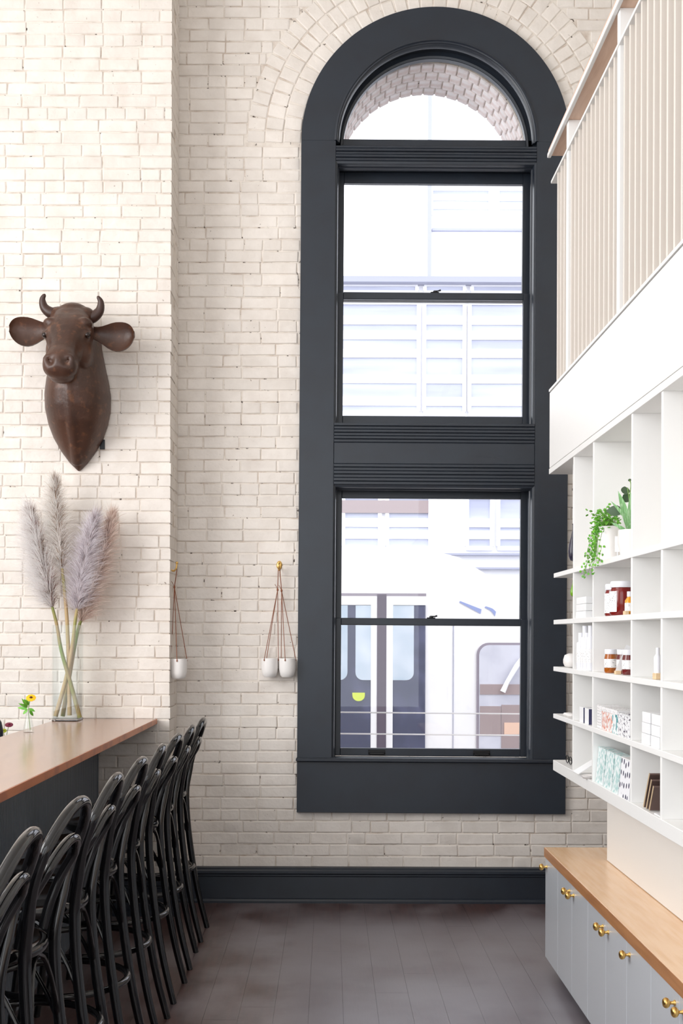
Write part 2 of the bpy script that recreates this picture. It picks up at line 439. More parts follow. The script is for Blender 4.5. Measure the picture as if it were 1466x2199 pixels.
# floor: stained planks laid towards the window
mb = MB().box(-5.2, 4.2, -2.0, YW+.02, -.06, -.006)
floor = mb.build('floor', floor_gap); tag(floor, 'dark stained wooden plank floor with grey wear and painted window sheen in the middle', 'floor', kind='structure')
PW = .142; plank_n = 0; rest = MB(); pm = {}
x = -4.2
while x < 4.0:
    y = -1.4-random.uniform(0, 1.6)
    while y < YW:
        ln = random.choice((1.5, 1.9, 2.3)); a, b = max(y, -1.4), min(y+ln, YW); y += ln
        if b-a < .05: continue
        if -2.0 < x < 1.4 and b > 2.9:
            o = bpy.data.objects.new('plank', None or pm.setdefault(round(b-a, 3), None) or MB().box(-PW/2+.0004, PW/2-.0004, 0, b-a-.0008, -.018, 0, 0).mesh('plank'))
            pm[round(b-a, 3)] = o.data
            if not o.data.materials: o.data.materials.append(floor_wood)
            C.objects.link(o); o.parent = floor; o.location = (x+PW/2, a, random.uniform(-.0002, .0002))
        else: rest.box(x+.0007, x+PW-.0007, a, b-.0014, -.018, 0, .0011)
    x += PW
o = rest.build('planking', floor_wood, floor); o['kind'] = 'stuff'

# baseboards
def baseboard(name, x0, x1, yf, label):
    prof = [(yf, 0), (yf-.036, 0), (yf-.036, .012), (yf-.030, .022), (yf-.021, .026), (yf-.021, .150), (yf-.027, .156), (yf-.027, .164), (yf-.036, .172), (yf-.036, .186), (yf-.030, .194), (yf-.030, .204), (yf, .208)]
    b = MB().prism([(p[0], p[1]) for p in prof], x0, x1, 'yz').build(name, trim_paint); tag(b, label, 'baseboard', kind='structure'); return b
baseboard('baseboard_rear', XP+.001, 2.6, YW-.001, 'dark blue moulded baseboard along the wall under the window')
baseboard('baseboard_pier', -1.26, XP+.036, YP-.001, 'dark blue moulded baseboard at the foot of the brick pier')

cl = MB().box(-5.2, 4.2, -2.0, YW+.3, 5.75, 5.9).build('ceiling', wall_paint); tag(cl, 'high white ceiling of the hall', 'ceiling', kind='structure')
wl = MB(); wl.box(-5.3, -5.15, -2.1, LW[0], 0, 5.8); wl.box(-5.3, -5.15, LW[1], YW+.3, 0, 5.8); wl.box(-5.3, -5.15, LW[0], LW[1], 0, LW[2]); wl.box(-5.3, -5.15, LW[0], LW[1], LW[3], 5.8)
wl = wl.build('wall_left', wall_paint); tag(wl, 'white side wall with the big street window, out of view on the left', 'wall', kind='structure')
wk = MB(); wk.box(-5.2, BW[0], -2.1, -1.95, 0, 5.8); wk.box(BW[1], 4.2, -2.1, -1.95, 0, 5.8); wk.box(BW[0], BW[1], -2.1, -1.95, 0, BW[2]); wk.box(BW[0], BW[1], -2.1, -1.95, BW[3], 5.8)
wk = wk.build('wall_back', wall_paint); tag(wk, 'white wall with the shopfront window behind the viewer', 'wall', kind='structure')
# right-hand partition under the mezzanine, mezzanine deck, far room side
XR = 1.004                       # face of shelf, fascia and cabinets
XWL = 1.215                      # face of the partition
wr = MB().box(XWL, XWL+.14, -1.2, F/491, .572, 2.35).build('wall_right', wall_paint); tag(wr, 'white partition wall under the shelves', 'wall', kind='structure')
wr2 = MB().box(3.6, 3.7, -1.2, YW, -.02, ZTOP).build('wall_side', wall_paint); tag(wr2, 'white side wall beyond the mezzanine', 'wall', kind='structure')
YF = F*XR/(1178-VX)              # far end of the mezzanine
root = thing('mezzanine_deck', (XR, YF, 2.297), 'white mezzanine edge with a deep plain fascia', 'mezzanine', kind='structure')
s = F/YF
zt, zb = ZP(835, s), ZP(1017, s)
MB().box(XR+.03, 3.6, -1.2, YF, zb+.025, zt-.012).build('deck', white_paint, root)
MB().box(XR, XR+.03, -1.2, YF, zb+.029, zt-.016, .001).build('fascia', white_paint, root)
MB().box(XR-.002, XR+.24, -1.2, YF, zb, zb+.025, .001).build('soffit_board', white_paint, root)
MB().box(XR-.004, XR+.10, -1.2, YF, zt-.012, zt, .001).build('edge_strip', white_paint, root)

# mezzanine balustrade
YB0 = F*XR/(1193.3-VX)
zr = ZP(395, F*1.0/YF*1.0); zh0 = ZP(345, F/YF)
rail = thing('balustrade', (XR+.03, YF, zt), 'white slatted mezzanine balustrade with a wooden handrail', 'balustrade')
MB().box(XR-.016, XR+.105, -1.2, YF-.03, zh0+.012, zh0+.042, .004).build('handrail', rail_wood, rail)
MB().box(XR-.020, XR-.004, -1.2, YF-.028, zh0+.004, zh0+.024, .002).build('rail_strip', white_paint, rail)
MB().box(XR-.006, XR+.05, -1.2, YF-.045, zr-.012, zr, .001).build('lower_rail', white_paint, rail)
sl = MB().box(XR, XR+.045, -.007, .007, zt, zr-.011, .001).mesh('slat', 0, (XR+.03, 0, zt)); sl.materials.append(slat_paint)
po = MB().box(XR-.002, XR+.055, -.017, .017, zt, zh0+.0125, .002).mesh('post', 0, (XR+.03, 0, zt)); po.materials.append(white_paint)
for k in range(62):
    y = YB0-.0762*k
    o = bpy.data.objects.new('post' if k % 12 == 3 else 'slat', po if k % 12 == 3 else sl); C.objects.link(o); o.parent = rail; o.location = (0, y-YF, 0)
# ------------------------------------------------------------------ the tall arched window
win = thing('window_1', (ACX, YW, WZ0), 'tall dark blue arched window with two double-hung sashes and a fanlight', 'window', kind='structure')
YC = YW-.035; YG = YW+.10; SG = F/YG
def zg(py): return ZP(py, SG)
def wb(name, x0, x1, ya, yb, z0, z1, b=.002, m=trim_paint, p=win): return MB().box(x0, x1, ya, yb, z0, z1, b).build(name, m, p)
zs0 = zc(1636)                                # underside line of the stool
# flat casing
wb('casing_board', WXL, OXL, YC, YW+.003, zs0, ACZ, .001); wb('casing_board', OXR, WXR, YC, YW+.003, zs0, ACZ, .001)
MB().arch([(RI, YC), (RO, YC), (RO, YW+.003), (RI, YW+.003)], (ACX, ACZ), 0, PI, 72).build('arch_casing', trim_paint, win, 40)
wb('apron', WXL, WXR, YC, YW+.003, WZ0, zs0-.002)
wb('window_stool', WXL-.006, WXR+.006, YC-.028, YW+.07, zs0-.001, zs0+.022, .006)
ocx = (OXL+OXR)/2
# jambs and head linings, from the casing back to the sashes
JB = YW+.235
for xa, xb in ((OXL-.035, OXL), (OXR, OXR+.035)): wb('jamb', xa, xb, YC+.002, JB, zs0+.02, ACZ, .001)
MB().arch([(RI, YC+.002), (RI+.035, YC+.002), (RI+.035, JB), (RI, JB)], (ocx, ACZ), 0, PI, 60).build('arch_jamb', trim_paint, win, 40)
def stop_profile(r0):   # stepped moulding inside the opening
    return [(r0, YC-.006), (r0-.010, YC-.010), (r0-.016, YC-.002), (r0-.018, YC+.016), (r0-.026, YC+.022), (r0-.030, YC+.034), (r0-.030, YC+.055), (r0, YC+.055)]
MB().arch(stop_profile(RI+.008), (ocx, ACZ), 0, PI, 60).build('arch_moulding', trim_paint, win, 30)
def straight(name, x, sgn, z0, z1):
    pr = stop_profile(0.008); MB().prism([(x+sgn*(p[0]), p[1]) for p in pr], z0, z1, 'xy').build(name, trim_paint, win, 30)
# transom under the fanlight, spandrel panel between the windows
def ribbed(name, z0, z1, n, yf=YC):
    m = MB(); h = (z1-z0)/n; m.box(OXL, OXR, yf+.006, JB, z0, z1)
    for i in range(n): m.box(OXL, OXR, yf-(.006 if i % 2 else 0), yf+.02, z0+h*i+.001, z0+h*(i+1)-.001, .003)
    return m.build(name, trim_paint, win)
U0, U1 = zc(908), zc(345); L0, L1 = zs0+.02, zc(1041)
ribbed('transom', U1, zc(312), 5)
ribbed('panel_moulding', zc(950), U0, 6); ribbed('panel_moulding', L1, zc(996), 6)
wb('spandrel_panel', OXL, OXR, YC+.004, JB, zc(996), zc(950), .003)
for z0, z1 in ((U0, U1), (L0, L1)):
    straight('side_moulding', OXL, 1, z0, z1) if False else None
    for x, sg in ((OXL, 1), (OXR, -1)):
        pr = [(0, YC+.01), (.012, YC+.014), (.016, YC+.03), (.016, YC+.06), (.022, YC+.064), (.022, YC+.098), (0, YC+.098)]
        MB().prism([(x+sg*p[0], p[1]) for p in pr], z0, z1, 'xy').build('side_moulding', trim_paint, win, 30)
    MB().prism([(YC+.01, z1), (YC+.014, z1-.012), (YC+.03, z1-.016), (YC+.055, z1-.016), (YC+.06, z1-.022), (YC+.098, z1-.022), (YC+.098, z1)], OXL, OXR, 'yz').build('head_moulding', trim_paint, win, 30)
def sash(name, z0, z1, ya, st, top, bot, x0=OXL+.006, x1=OXR-.006):
    yb = ya+.038; m = MB()
    m.box(x0, x0+st, ya, yb, z0, z1, .003); m.box(x1-st, x1, ya, yb, z0, z1, .003)
    m.box(x0+st-.001, x1-st+.001, ya, yb, z1-top, z1, .003); m.box(x0+st-.001, x1-st+.001, ya, yb, z0, z0+bot, .003)
    q = m.build(name, trim_paint, win)
    MB().box(x0+st-.004, x1-st+.004, ya+.018, ya+.022, z0+bot-.004, z1-top+.004).build('pane', pane, q)
    return q
UM = zg(635); LM = zg(1335)
sash('upper_sash', UM-.021, U1, YG+.04, .046, U1-zg(388), .041)
lo = sash('lower_sash', U0, UM+.021, YG, .046, .041, zg(893)-U0)
sash('upper_sash', LM-.021, L1, YG+.04, .046, L1-zg(1068), .041)
lo2 = sash('lower_sash', L0, LM+.021, YG, .046, .041, zg(1607)-L0)
for q, z, px in ((lo, UM+.021, 929), (lo2, LM+.021, 926)):
    cx = (px-VX)/SG
    m = MB(); m.box(cx-.03, cx+.02, YG+.004, YG+.034, z, z+.006, .002); m.lathe([(.012, 0), (.012, .008), (.008, .012), (0, .013)], (cx-.004, YG+.018, z+.004), 12)
    m.tube([(cx-.004, YG+.016, z+.012), (cx+.015, YG+.010, z+.012), (cx+.03, YG+.006, z+.016)], [.005, .004, .006], 8)
    m.build('sash_lock', black_metal, q, 40)
for px in (809, 1034):
    cx = (px-VX)/SG; z = zg(1616)
    m = MB(); m.box(cx-.05, cx+.05, YG-.004, YG+.001, z-.014, z+.016, .002)
    m.tube([(cx-.042, YG-.003, z-.004), (cx-.040, YG-.022, z-.008), (cx+.040, YG-.022, z-.008), (cx+.042, YG-.003, z-.004)], .006, 8)
    m.build('sash_lift', black_metal, lo2, 40)
# fanlight
FZ0 = zc(312); gz = zg(299)
m = MB(); RG = 195/SG+.004
m.arch([(RG, YG), (RI, YG), (RI, YG+.04), (RG, YG+.04)], (ocx, ACZ), 0.0, PI, 60); m.box(OXL, OXR, YG, YG+.04, FZ0-.01, gz, .003)
fan = m.build('fanlight_frame', trim_paint, win, 40)
m = MB(); m.arch([(RG+.002, YG-.004), (RG+.014, YG-.008), (RG+.018, YG+.001), (RG+.002, YG+.001)], (ocx, ACZ), 0.02, PI-.02, 60); m.build('glazing_bead', trim_paint, fan, 30)
a0 = math.asin((gz-.004-ACZ)/(RG+.004))
m = MB(); m.prism([(ocx+(RG+.004)*math.cos(a0+(PI-2*a0)*i/40), ACZ+(RG+.004)*math.sin(a0+(PI-2*a0)*i/40)) for i in range(41)], YG+.018, YG+.022); m.build('pane', pane, fan)
win.rotation_euler = (0, math.radians(.2), 0)

# thin guard wires outside the lower window
for k, py in enumerate((1530.5, 1576.5)):
    y = YW+.56; zz = CZ-(py-VY)*y/F
    g = MB().tube([(hx0-.03, y, zz+.004), (hx1+.03, y, zz-.004)], .0048, 6).build('guard_wire', white_plastic, smooth=40)
    tag(g, ('upper' if k == 0 else 'lower')+' thin pale wire stretched across outside the lowest window pane', 'wire', 'guard wires outside the window')

# ------------------------------------------------------------------ outside
asphalt = mat('asphalt', lin(120, 120, 124), .9, bump=(30, .3, .01))
tram_white = mat('tram_white_paint', lin(246, 246, 250), .3)
tram_navy = mat('tram_navy_door', lin(66, 72, 100), .3, var=(3, lin(96, 100, 134), .5, .7))
tram_glass = mat('tram_window_glass', lin(178, 196, 214), .1, var=(2.5, lin(214, 224, 238), .4, .65))
tram_rubber = mat('tram_dark_post', lin(88, 78, 96), .5)
cab_glass = mat('cab_glass', lin(214, 216, 230), .12, var=(3, lin(196, 198, 214), .45, .65))
rim_grey = mat('window_rim_rubber', lin(150, 142, 156), .5)
facade = mat('pale_facade', lin(244, 244, 250), .8)
facade_glass = mat('facade_glass', lin(178, 182, 206), .25, var=(1.2, lin(200, 204, 224), .4, .65, (.3, 1, 3)))
facade_grey = mat('facade_grey_ledge', lin(172, 174, 194), .8)
brown_panel = mat('brown_panel', lin(166, 150, 152), .8)
o = MB().box(-30, 30, YW+.46, 40, -1.0, -.9).build('ground', asphalt); tag(o, 'grey street outside the window', 'street', kind='structure')

YT = 12.0
def tx(px): return (px-VX)*YT/F
def tz(py): return CZ-(py-VY)*YT/F
tram = thing('tram', (0, YT, -.9), 'white tram with dark double doors passing outside the lower window', 'tram')
body = [(-7, -.62), (-7, tz(1182)), (tx(925), tz(1180)), (tx(985), tz(1196)), (tx(1040), tz(1230)), (tx(1085), tz(1268)), (tx(1120), tz(1305)), (2.2, 1.4), (2.42, .7), (2.44, -.3), (2.35, -.62)]
MB().prism(body, YT, YT+2.4).build('body', tram_white, tram)
MB().box(-6.5, 2.0, YT+.25, YT+2.1, -.9, -.6).build('undercarriage', tram_rubber, tram)
MB().box(tx(722), tx(914), YT-.03, YT, tz(1280), tz(1274)).build('drip_rail', rim_grey, tram)
def door_leaf(xa, xb, gl, flip):
    d = MB(); zt_, zb_ = tz(1299), tz(1660); fr = tram_white
    leaf = MB().box(tx(xa), tx(xb), YT-.02, YT+.01, zb_, zt_, .004).build('door_leaf', tram_navy, tram)
    for ga, gb, rl, rr in gl:
        x0, x1 = tx(ga), tx(gb); z0, z1 = tz(1460), tz(1300); r = .075; pts = []
        pts += [(x0, z1), (x1, z1)]
        pts += [(x1-r+r*math.cos(-a), z0+r+r*math.sin(-a)) for a in [i*PI/12 for i in range(7)]] if rr else [(x1, z0)]
        pts += [(x0+r-r*math.sin(a), z0+r-r*math.cos(a)) for a in [i*PI/12 for i in range(7)]] if rl else [(x0, z0)]
        MB().prism(pts, YT-.026, YT-.019).build('door_window', tram_glass, leaf)
    return leaf
door_leaf(690, 796, [(690, 746, 0, 1), (763, 796, 1, 0)], 0); door_leaf(843, 913, [(843, 888, 0, 1)], 0)
wh = MB(); wh.box(tx(796), tx(809), YT-.03, YT, tz(1660), tz(1280)); wh.box(tx(829), tx(843), YT-.03, YT, tz(1660), tz(1280))
wh.box(tx(690), tx(796), YT-.03, YT, tz(1299), tz(1280)); wh.box(tx(843), tx(914), YT-.03, YT, tz(1299), tz(1280)); wh.build('door_frame', tram_white, tram)
MB().box(tx(809), tx(829), YT-.035, YT, tz(1660), tz(1276)).build('door_post', tram_rubber, tram)
lime = mat('lime_sticker', lin(214, 232, 76), .5)
zz = tz(1487); cx = tx(770); r = .062
MB().prism([(cx-r, zz), (cx+r, zz)]+[(cx+r*math.cos(a), zz-.028-r*.9*math.sin(a)) for a in [i*PI/10 for i in range(11)]], YT-.03, YT-.02).build('sticker', lime, tram)
MB().box(tx(972), tx(974), YT-.006, YT, tz(1660), tz(1340)).build('panel_seam', facade_grey, tram)
# cab side window
def rrect(x0, x1, z0, z1, r):
    p = []
    for cx_, cz_, a_ in ((x1-r, z1-r, 0), (x0+r, z1-r, PI/2), (x0+r, z0+r, PI), (x1-r, z0+r, 1.5*PI)):
        p += [(cx_+r*math.cos(a_+i*PI/12), cz_+r*math.sin(a_+i*PI/12)) for i in range(7)]
    return p
cabw = MB().prism(rrect(tx(1023), tx(1165), tz(1640), tz(1379), .12), YT-.015, YT).build('cab_window', rim_grey, tram)
MB().prism(rrect(tx(1028), tx(1160), tz(1634), tz(1384), .10), YT-.022, YT-.014).build('pane', cab_glass, cabw)
m = MB(); m.box(tx(1030), tx(1158), YT-.03, YT-.02, tz(1490), tz(1468)); m.box(tx(1030), tx(1075), YT-.03, YT-.02, tz(1578), tz(1515)); m.box(tx(1076), tx(1158), YT-.03, YT-.02, tz(1605), tz(1512)); m.build('dark_reflection', brown_panel, cabw)  # dark lower reflections in the cab glass, painted as flat panels
salmon = mat('salmon_panel', lin(236, 200, 180), .6)
MB().box(tx(1082), tx(1130), YT-.036, YT-.03, tz(1575), tz(1550)).build('seat_panel', salmon, cabw)
MB().tube([(tx(1078), YT-.05, tz(1484)), (tx(1088), YT-.05, tz(1462)), (tx(1108), YT-.05, tz(1428)), (tx(1120), YT-.05, tz(1410))], [.028, .022, .026, .02], 8).build('mirror_arm', tram_white, cabw, 40)
blue = mat('blue_logo', lin(150, 164, 214), .5)
for a in ([(985, 1291), (1008, 1301), (1031, 1311)], [(1040, 1302), (1054, 1308), (1062, 1316)]):
    q = bez([(tx(x), YT-.006, tz(y)) for x, y in a], 5); n_ = len(q)
    m = MB(); m.loft([[(p.x, YT-.008, p.z-.006-.024*i/n_), (p.x+.01, YT-.008, p.z+.006+.012*i/n_), (p.x+.01, YT, p.z+.006+.012*i/n_), (p.x, YT, p.z-.006-.024*i/n_)] for i, p in enumerate(q)]); m.build('swoosh_mark', blue, tram)

# white office block over the street, taller block behind it
YB = 22.0
def bx_(px): return (px-VX)*YB/F
def bz_(py): return CZ-(py-VY)*YB/F
blk = thing('office_block', (2, YB, -.9), 'pale office block across the street with wide blind-covered windows', 'building')
MB().box(-9, 12, YB, YB+4, -.9, bz_(606)).build('wall', facade, blk)
MB().box(-9.1, 12.1, YB-.25, YB+.1, bz_(613), bz_(601)).build('roof_ledge', facade_grey, blk)
def bwin(xa, xb, ya, yb, blinds, m=facade_glass):
    f = MB(); x0, x1, z0, z1 = bx_(xa), bx_(xb), bz_(yb), bz_(ya)
    f.box(x0-.05, x1+.05, YB-.06, YB, z1, z1+.08); f.box(x0-.05, x1+.05, YB-.06, YB, z0-.08, z0); f.box(x0-.07, x0, YB-.06, YB, z0, z1); f.box(x1, x1+.07, YB-.06, YB, z0, z1)
    q = f.build('window', facade, blk); MB().box(x0, x1, YB-.02, YB-.001, z0, z1).build('pane', m, q)
    if blinds:
        b = MB()
        for t in blinds: zb_ = z0+(z1-z0)*t; b.box(x0, x1, YB-.045, YB-.025, zb_-.09, zb_+.07)
        b.build('blind', facade, q)
for xa, xb in ((560, 680), (700, 892), (912, 990), (1009, 1165), (1186, 1330)): bwin(xa, xb, 655, 884, (.1, .31, .55, .72, .86))
for xa, xb in ((600, 888), (913, 990), (1014, 1170)): bwin(xa, xb, 616, 625, ())
for xa, xb in ((560, 715), (740, 810), (834, 918), (1005, 1050), (1072, 1170)): bwin(xa, xb, 1070, 1172, (.25, .5))
for xa, xb in ((722, 918),): MB().box(bx_(xa), bx_(xb), YB-.07, YB-.05, bz_(1102), bz_(1075)).build('sign_band', brown_panel, blk)
for y_ in (1188, 1218): MB().box(-2, 7, YB-.12, YB, bz_(y_+4), bz_(y_)).build('ledge', facade_grey, blk)
YB2 = 30.0; YB = YB2
blk = thing('tower_block', (8, YB2, -.9), 'taller pale block rising behind the office block, right side of upper panes', 'building')
MB().box(bx_(914), 20, YB2, YB2+3, -.9, 26).build('wall', facade, blk)
MB().box(bx_(914), bx_(922), YB2-.15, YB2, 7, 25).build('corner_pier', facade_grey, blk)
for xa, xb in ((926, 1045), (1068, 1170)): bwin(xa, xb, 410, 455, (.3, .7))
MB().box(bx_(924), bx_(1180), YB2-.1, YB2, bz_(497), bz_(492)).build('ledge', facade_grey, blk)
# ------------------------------------------------------------------ bar counter on the left
ZB = 1.0875; XB0, XB1, XBP = -1.485, -.952, -1.274
bar = thing('bar_counter', (-1.2, 3.9, 0), 'long bar counter with a copper-brown top and charcoal ribbed front', 'bar')
MB().box(XB0, XB1-.004, .9, YP-.004, ZB-.026, ZB, .003).build('bar_top', copper, bar)
MB().box(XB1-.004, XB1, .9, YP-.004, ZB-.028, ZB+.0005, .001).build('edge_band', copper_edge, bar)
MB().box(XB0+.02, XBP-.008, .95, YP-.03, 0.0, ZB-.026).build('carcass', rib_paint, bar)
m = MB(); y = .96
while y < YP-.06:
    m.box(XBP-.012, XBP, y+.0015, y+.0225, .02, ZB-.03, .005); y += .024
m.build('ribbed_panel', rib_paint, bar)
MB().box(XBP-.008, XBP+.004, YP-.05, YP-.028, 0, ZB-.027, .002).build('end_stile', rib_paint, bar)
back = MB().box(-2.25, XB0-.06, 1.2, YP-.03, 0, .93, .004).build('back_counter', rib_paint); tag(back, 'low dark work counter hidden behind the bar top', 'counter')

# ------------------------------------------------------------------ bar stools
def make_stool():
    t = thing('bar_stool', (0, 0, 0), 'stool', 'bar stool', 'black bentwood stools along the bar')
    m = MB(); m.lathe([(.150, .718), (.186, .712), (.197, .719), (.200, .731), (.196, .743), (.180, .749), (.172, .745)], n=40); m.build('seat_ring', black_wood, t, 50)
    m = MB(); m.lathe([(0, .724), (.165, .726), (.174, .742), (.12, .739), (0, .736)], n=40); m.build('seat', black_seat, t, 50)
    # outer bent hoop: both rear legs and the back in one piece
    side = [(.295, .152, 0), (.252, .146, .17), (.219, .140, .349), (.192, .134, .56), (.184, .134, .72), (.196, .150, .82), (.216, .172, .92)]
    top = [(.232+.056*math.sin(a), .184*math.cos(a), .972+.138*math.sin(a)) for a in [PI*i/14 for i in range(1, 14)]]
    path = side+top+[(x, -y, z) for x, y, z in side[::-1]]
    p = bez(path, 4); m = MB(); m.tube(p, [.0168 if .4 < q[2] < .85 else (.0152 if q[2] > .85 else .0168-.003*(1-q[2]/.4)) for q in p], 12); m.build('back_hoop', black_wood, t, 60)
    # inner hoop
    p = [(.160, .108, .752), (.176, .116, .82), (.200, .126, .885)]+[(.226+.040*math.sin(a), .128*math.cos(a), .925+.088*math.sin(a)) for a in [PI*i/12 for i in range(1, 12)]]+[(.200, -.126, .885), (.176, -.116, .82), (.160, -.108, .752)]
    m = MB(); m.tube(bez(p, 4), .0138, 10); m.build('inner_hoop', black_wood, t, 60)
    for s in (-1, 1):
        p = bez([(-.125, s*.125, .722), (-.150, s*.138, .56), (-.188, s*.160, .349), (-.235, s*.185, 0)], 5)
        m = MB(); m.tube(p, [.0160-.003*i/len(p) for i in range(len(p))], 10); m.build('leg', black_wood, t, 60)
    m = MB(); m.tube([(.236*math.cos(a), .232*math.sin(a), .349) for a in [2*PI*i/40 for i in range(40)]], .0125, 8, closed=True); m.build('foot_ring', black_wood, t, 60)
    # thin bent braces arching under the seat
    L = [(.200, .136), (-.160, .145), (-.160, -.145), (.200, -.136)]
    for i in range(4):
        a, b = Vector((*L[i], .48)), Vector((*L[(i+1) % 4], .48)); q = []
        for k in range(13):
            u = k/12; c = a.lerp(b, u); c.z = .48+.226*(1-abs(2*u-1)**2.6); c.x *= 1-.12*math.sin(PI*u); c.y *= 1-.12*math.sin(PI*u); q.append(c)
        m = MB(); m.tube(q, .0068, 6); m.build('brace', black_wood, t, 60)
    return t
SY = [2.64, 3.185, 3.72, 4.225, 4.73, 5.25, 5.755, 6.265]
SL = ['black bentwood bar stool cut off by the left edge, nearest of the row', 'second nearest black bentwood bar stool along the bar',
      'third nearest black bentwood bar stool along the bar', 'fourth black bentwood bar stool counted from the viewer',
      'fifth black bentwood bar stool counted from the viewer', 'third black bentwood bar stool counted from the back wall',
      'second black bentwood bar stool from the back wall', 'farthest black bentwood bar stool, closest to the brick wall and baseboard']
stool = make_stool()
for k, y in enumerate(SY):
    o = stool if k == 0 else copy_tree(stool)
    o.location = (-.94, y, 0); o.rotation_euler.z = math.radians((2, -3, 1, -1, 2, -2, 1, 0)[k]); o['label'] = SL[k]

# ------------------------------------------------------------------ bull head on the pier
HX, HY = -1.389, YP-.004
def H(x, o, z): return Vector((HX+x, HY-o, z))
def ring(c, u, v, a, b, n=20, e=2.3):
    out = []
    for k in range(n):
        t = 2*PI*k/n; ct, st = math.cos(t), math.sin(t)
        out.append(c+u*a*math.copysign(abs(ct)**(2/e), ct)+v*b*math.copysign(abs(st)**(2/e), st))
    return out
m = MB()
# neck and shield: horizontal half-oval slices from the tip upwards
sl_ = [(2.452, .004, .012), (2.50, .052, .06), (2.56, .096, .115), (2.63, .135, .17), (2.70, .160, .225), (2.78, .176, .262), (2.86, .178, .285), (2.94, .166, .29), (3.02, .148, .28), (3.10, .132, .27), (3.18, .118, .25), (3.24, .10, .22)]
R_ = []
for z, hw, od in sl_:
    r = []
    for k in range(25):
        a = PI*k/24; x = hw*math.copysign(abs(math.cos(a))**.85, math.cos(a)); r.append(H(x, od*math.sin(a)**.9, z-.10*od*math.sin(a)*0))
    r += [H(hw*(1-2*k/8), -.0, z) for k in range(7, 0, -1)]
    R_.append(r)
m.loft(R_)
# keel down the front of the neck
m.tube(bez([H(0, od-.030, z) for z, od in ((2.92, .29), (2.86, .285), (2.78, .262), (2.70, .225), (2.63, .17), (2.56, .115), (2.50, .06))], 5), [.036]*31, 12)
# skull: slices along the axis poll -> muzzle
A = H(0, .17, 3.235); B = H(-.004, .475, 2.930); d = (B-A).normalized(); u = Vector((1, 0, 0)); v = d.cross(u).normalized()
if v.y > 0: v = -v
S = [(-.16, .060, .060, 0), (-.06, .098, .088, 0), (.06, .115, .100, .0), (.20, .126, .108, .0), (.33, .127, .108, -.002), (.46, .110, .104, -.004), (.58, .092, .096, -.006), (.70, .080, .086, -.008), (.80, .079, .080, -.008), (.89, .088, .078, -.006), (.97, .092, .074, -.006), (1.04, .084, .062, -.008), (1.09, .060, .042, -.012), (1.11, .03, .02, -.014)]
m.loft([ring(A+(B-A)*t+v*off, u, v, a, b) for t, a, b, off in S])
for s in (-1, 1):
    m.ell(A+(B-A)*.27+u*s*.086+v*.062, (.046, .044, .030))            # brow
    m.ell(A+(B-A)*.42+u*s*.104+v*.030, (.024, .032, .026))            # eye bulge
    m.ell(A+(B-A)*.42+u*s*.075-v*.075, (.05, .09, .09))               # cheek
    m.ell(A+(B-A)*.99+u*s*.050+v*.034, (.036, .036, .036))            # nostril pad
    m.ell(A+(B-A)*-.02+u*s*.07+v*.03, (.055, .06, .05))
m.ell(A+(B-A)*-.05+v*.02, (.10, .085, .075))                          # poll
m.ell(A+(B-A)*.98-v*.062, (.068, .055, .042))                         # chin
m.ell(A+(B-A)*.6-v*.10, (.06, .11, .10))                              # throat
me = m.mesh('bust'); tmp = bpy.data.objects.new('tmp_bust', me); C.objects.link(tmp)
md = tmp.modifiers.new('r', 'REMESH'); md.mode = 'VOXEL'; md.voxel_size = .0062
ms = tmp.modifiers.new('s', 'SMOOTH'); ms.factor = .5; ms.iterations = 7
dg = bpy.context.evaluated_depsgraph_get(); me2 = bpy.data.meshes.new_from_object(tmp.evaluated_get(dg)); bpy.data.objects.remove(tmp)
# sculpt strokes: (centre, radius xyz along u/d/v, push along direction)
ST = []
for s in (-1, 1):
    ST.append((A+(B-A)*1.02+u*s*.052+v*.050, .023, -.046, 'n'))          # nostril hole
    ST.append((A+(B-A)*1.045+u*s*.040+v*.040, .015, -.016, 'n'))
    ST.append((A+(B-A)*.47+u*s*.112+v*.034, .014, -.010, 'n'))           # eye slit
    ST.append((A+(B-A)*.39+u*s*.118+v*.034, .013, .008, 'n'))            # lid
    ST.append((A+(B-A)*.505+u*s*.104+v*.040, .013, .005, 'n'))
    ST.append((A+(B-A)*.62+u*s*.082+v*.03, .04, -.008, 'n'))             # hollow of the nose side
ST.append((A+(B-A)*.16+v*.11, .05, -.008, 'n'))
for k in range(17):                                                      # mouth line
    x = -.09+.18*k/16; ST.append((A+(B-A)*(1.055-.10*(x/.09)**2)+u*x-v*.030, .011, -.010, 'n'))
for k in range(5):                                                       # brow wrinkles
    for s in (-1, 1): ST.append((A+(B-A)*(.15+.035*k)+u*s*(.075+.006*k)+v*.10, .009, .003, 'n'))
nrm = [vv.normal.copy() for vv in me2.vertices]
for c, r, push, _ in ST:
    for i, vv in enumerate(me2.vertices):
        q = (vv.co-c).length_squared
        if q < 6*r*r: vv.co += nrm[i]*push*math.exp(-q/(r*r))
for p in me2.polygons: p.use_smooth = True
me2.transform(Matrix.Translation(-H(0, 0, 2.452)))
bull = thing('bull_head', H(0, 0, 2.452), 'rust-brown sculpted bull head mounted on the brick pier', 'sculpture')
o = bpy.data.objects.new('bust', me2); me2.materials.append(bronze); C.objects.link(o); o.parent = bull
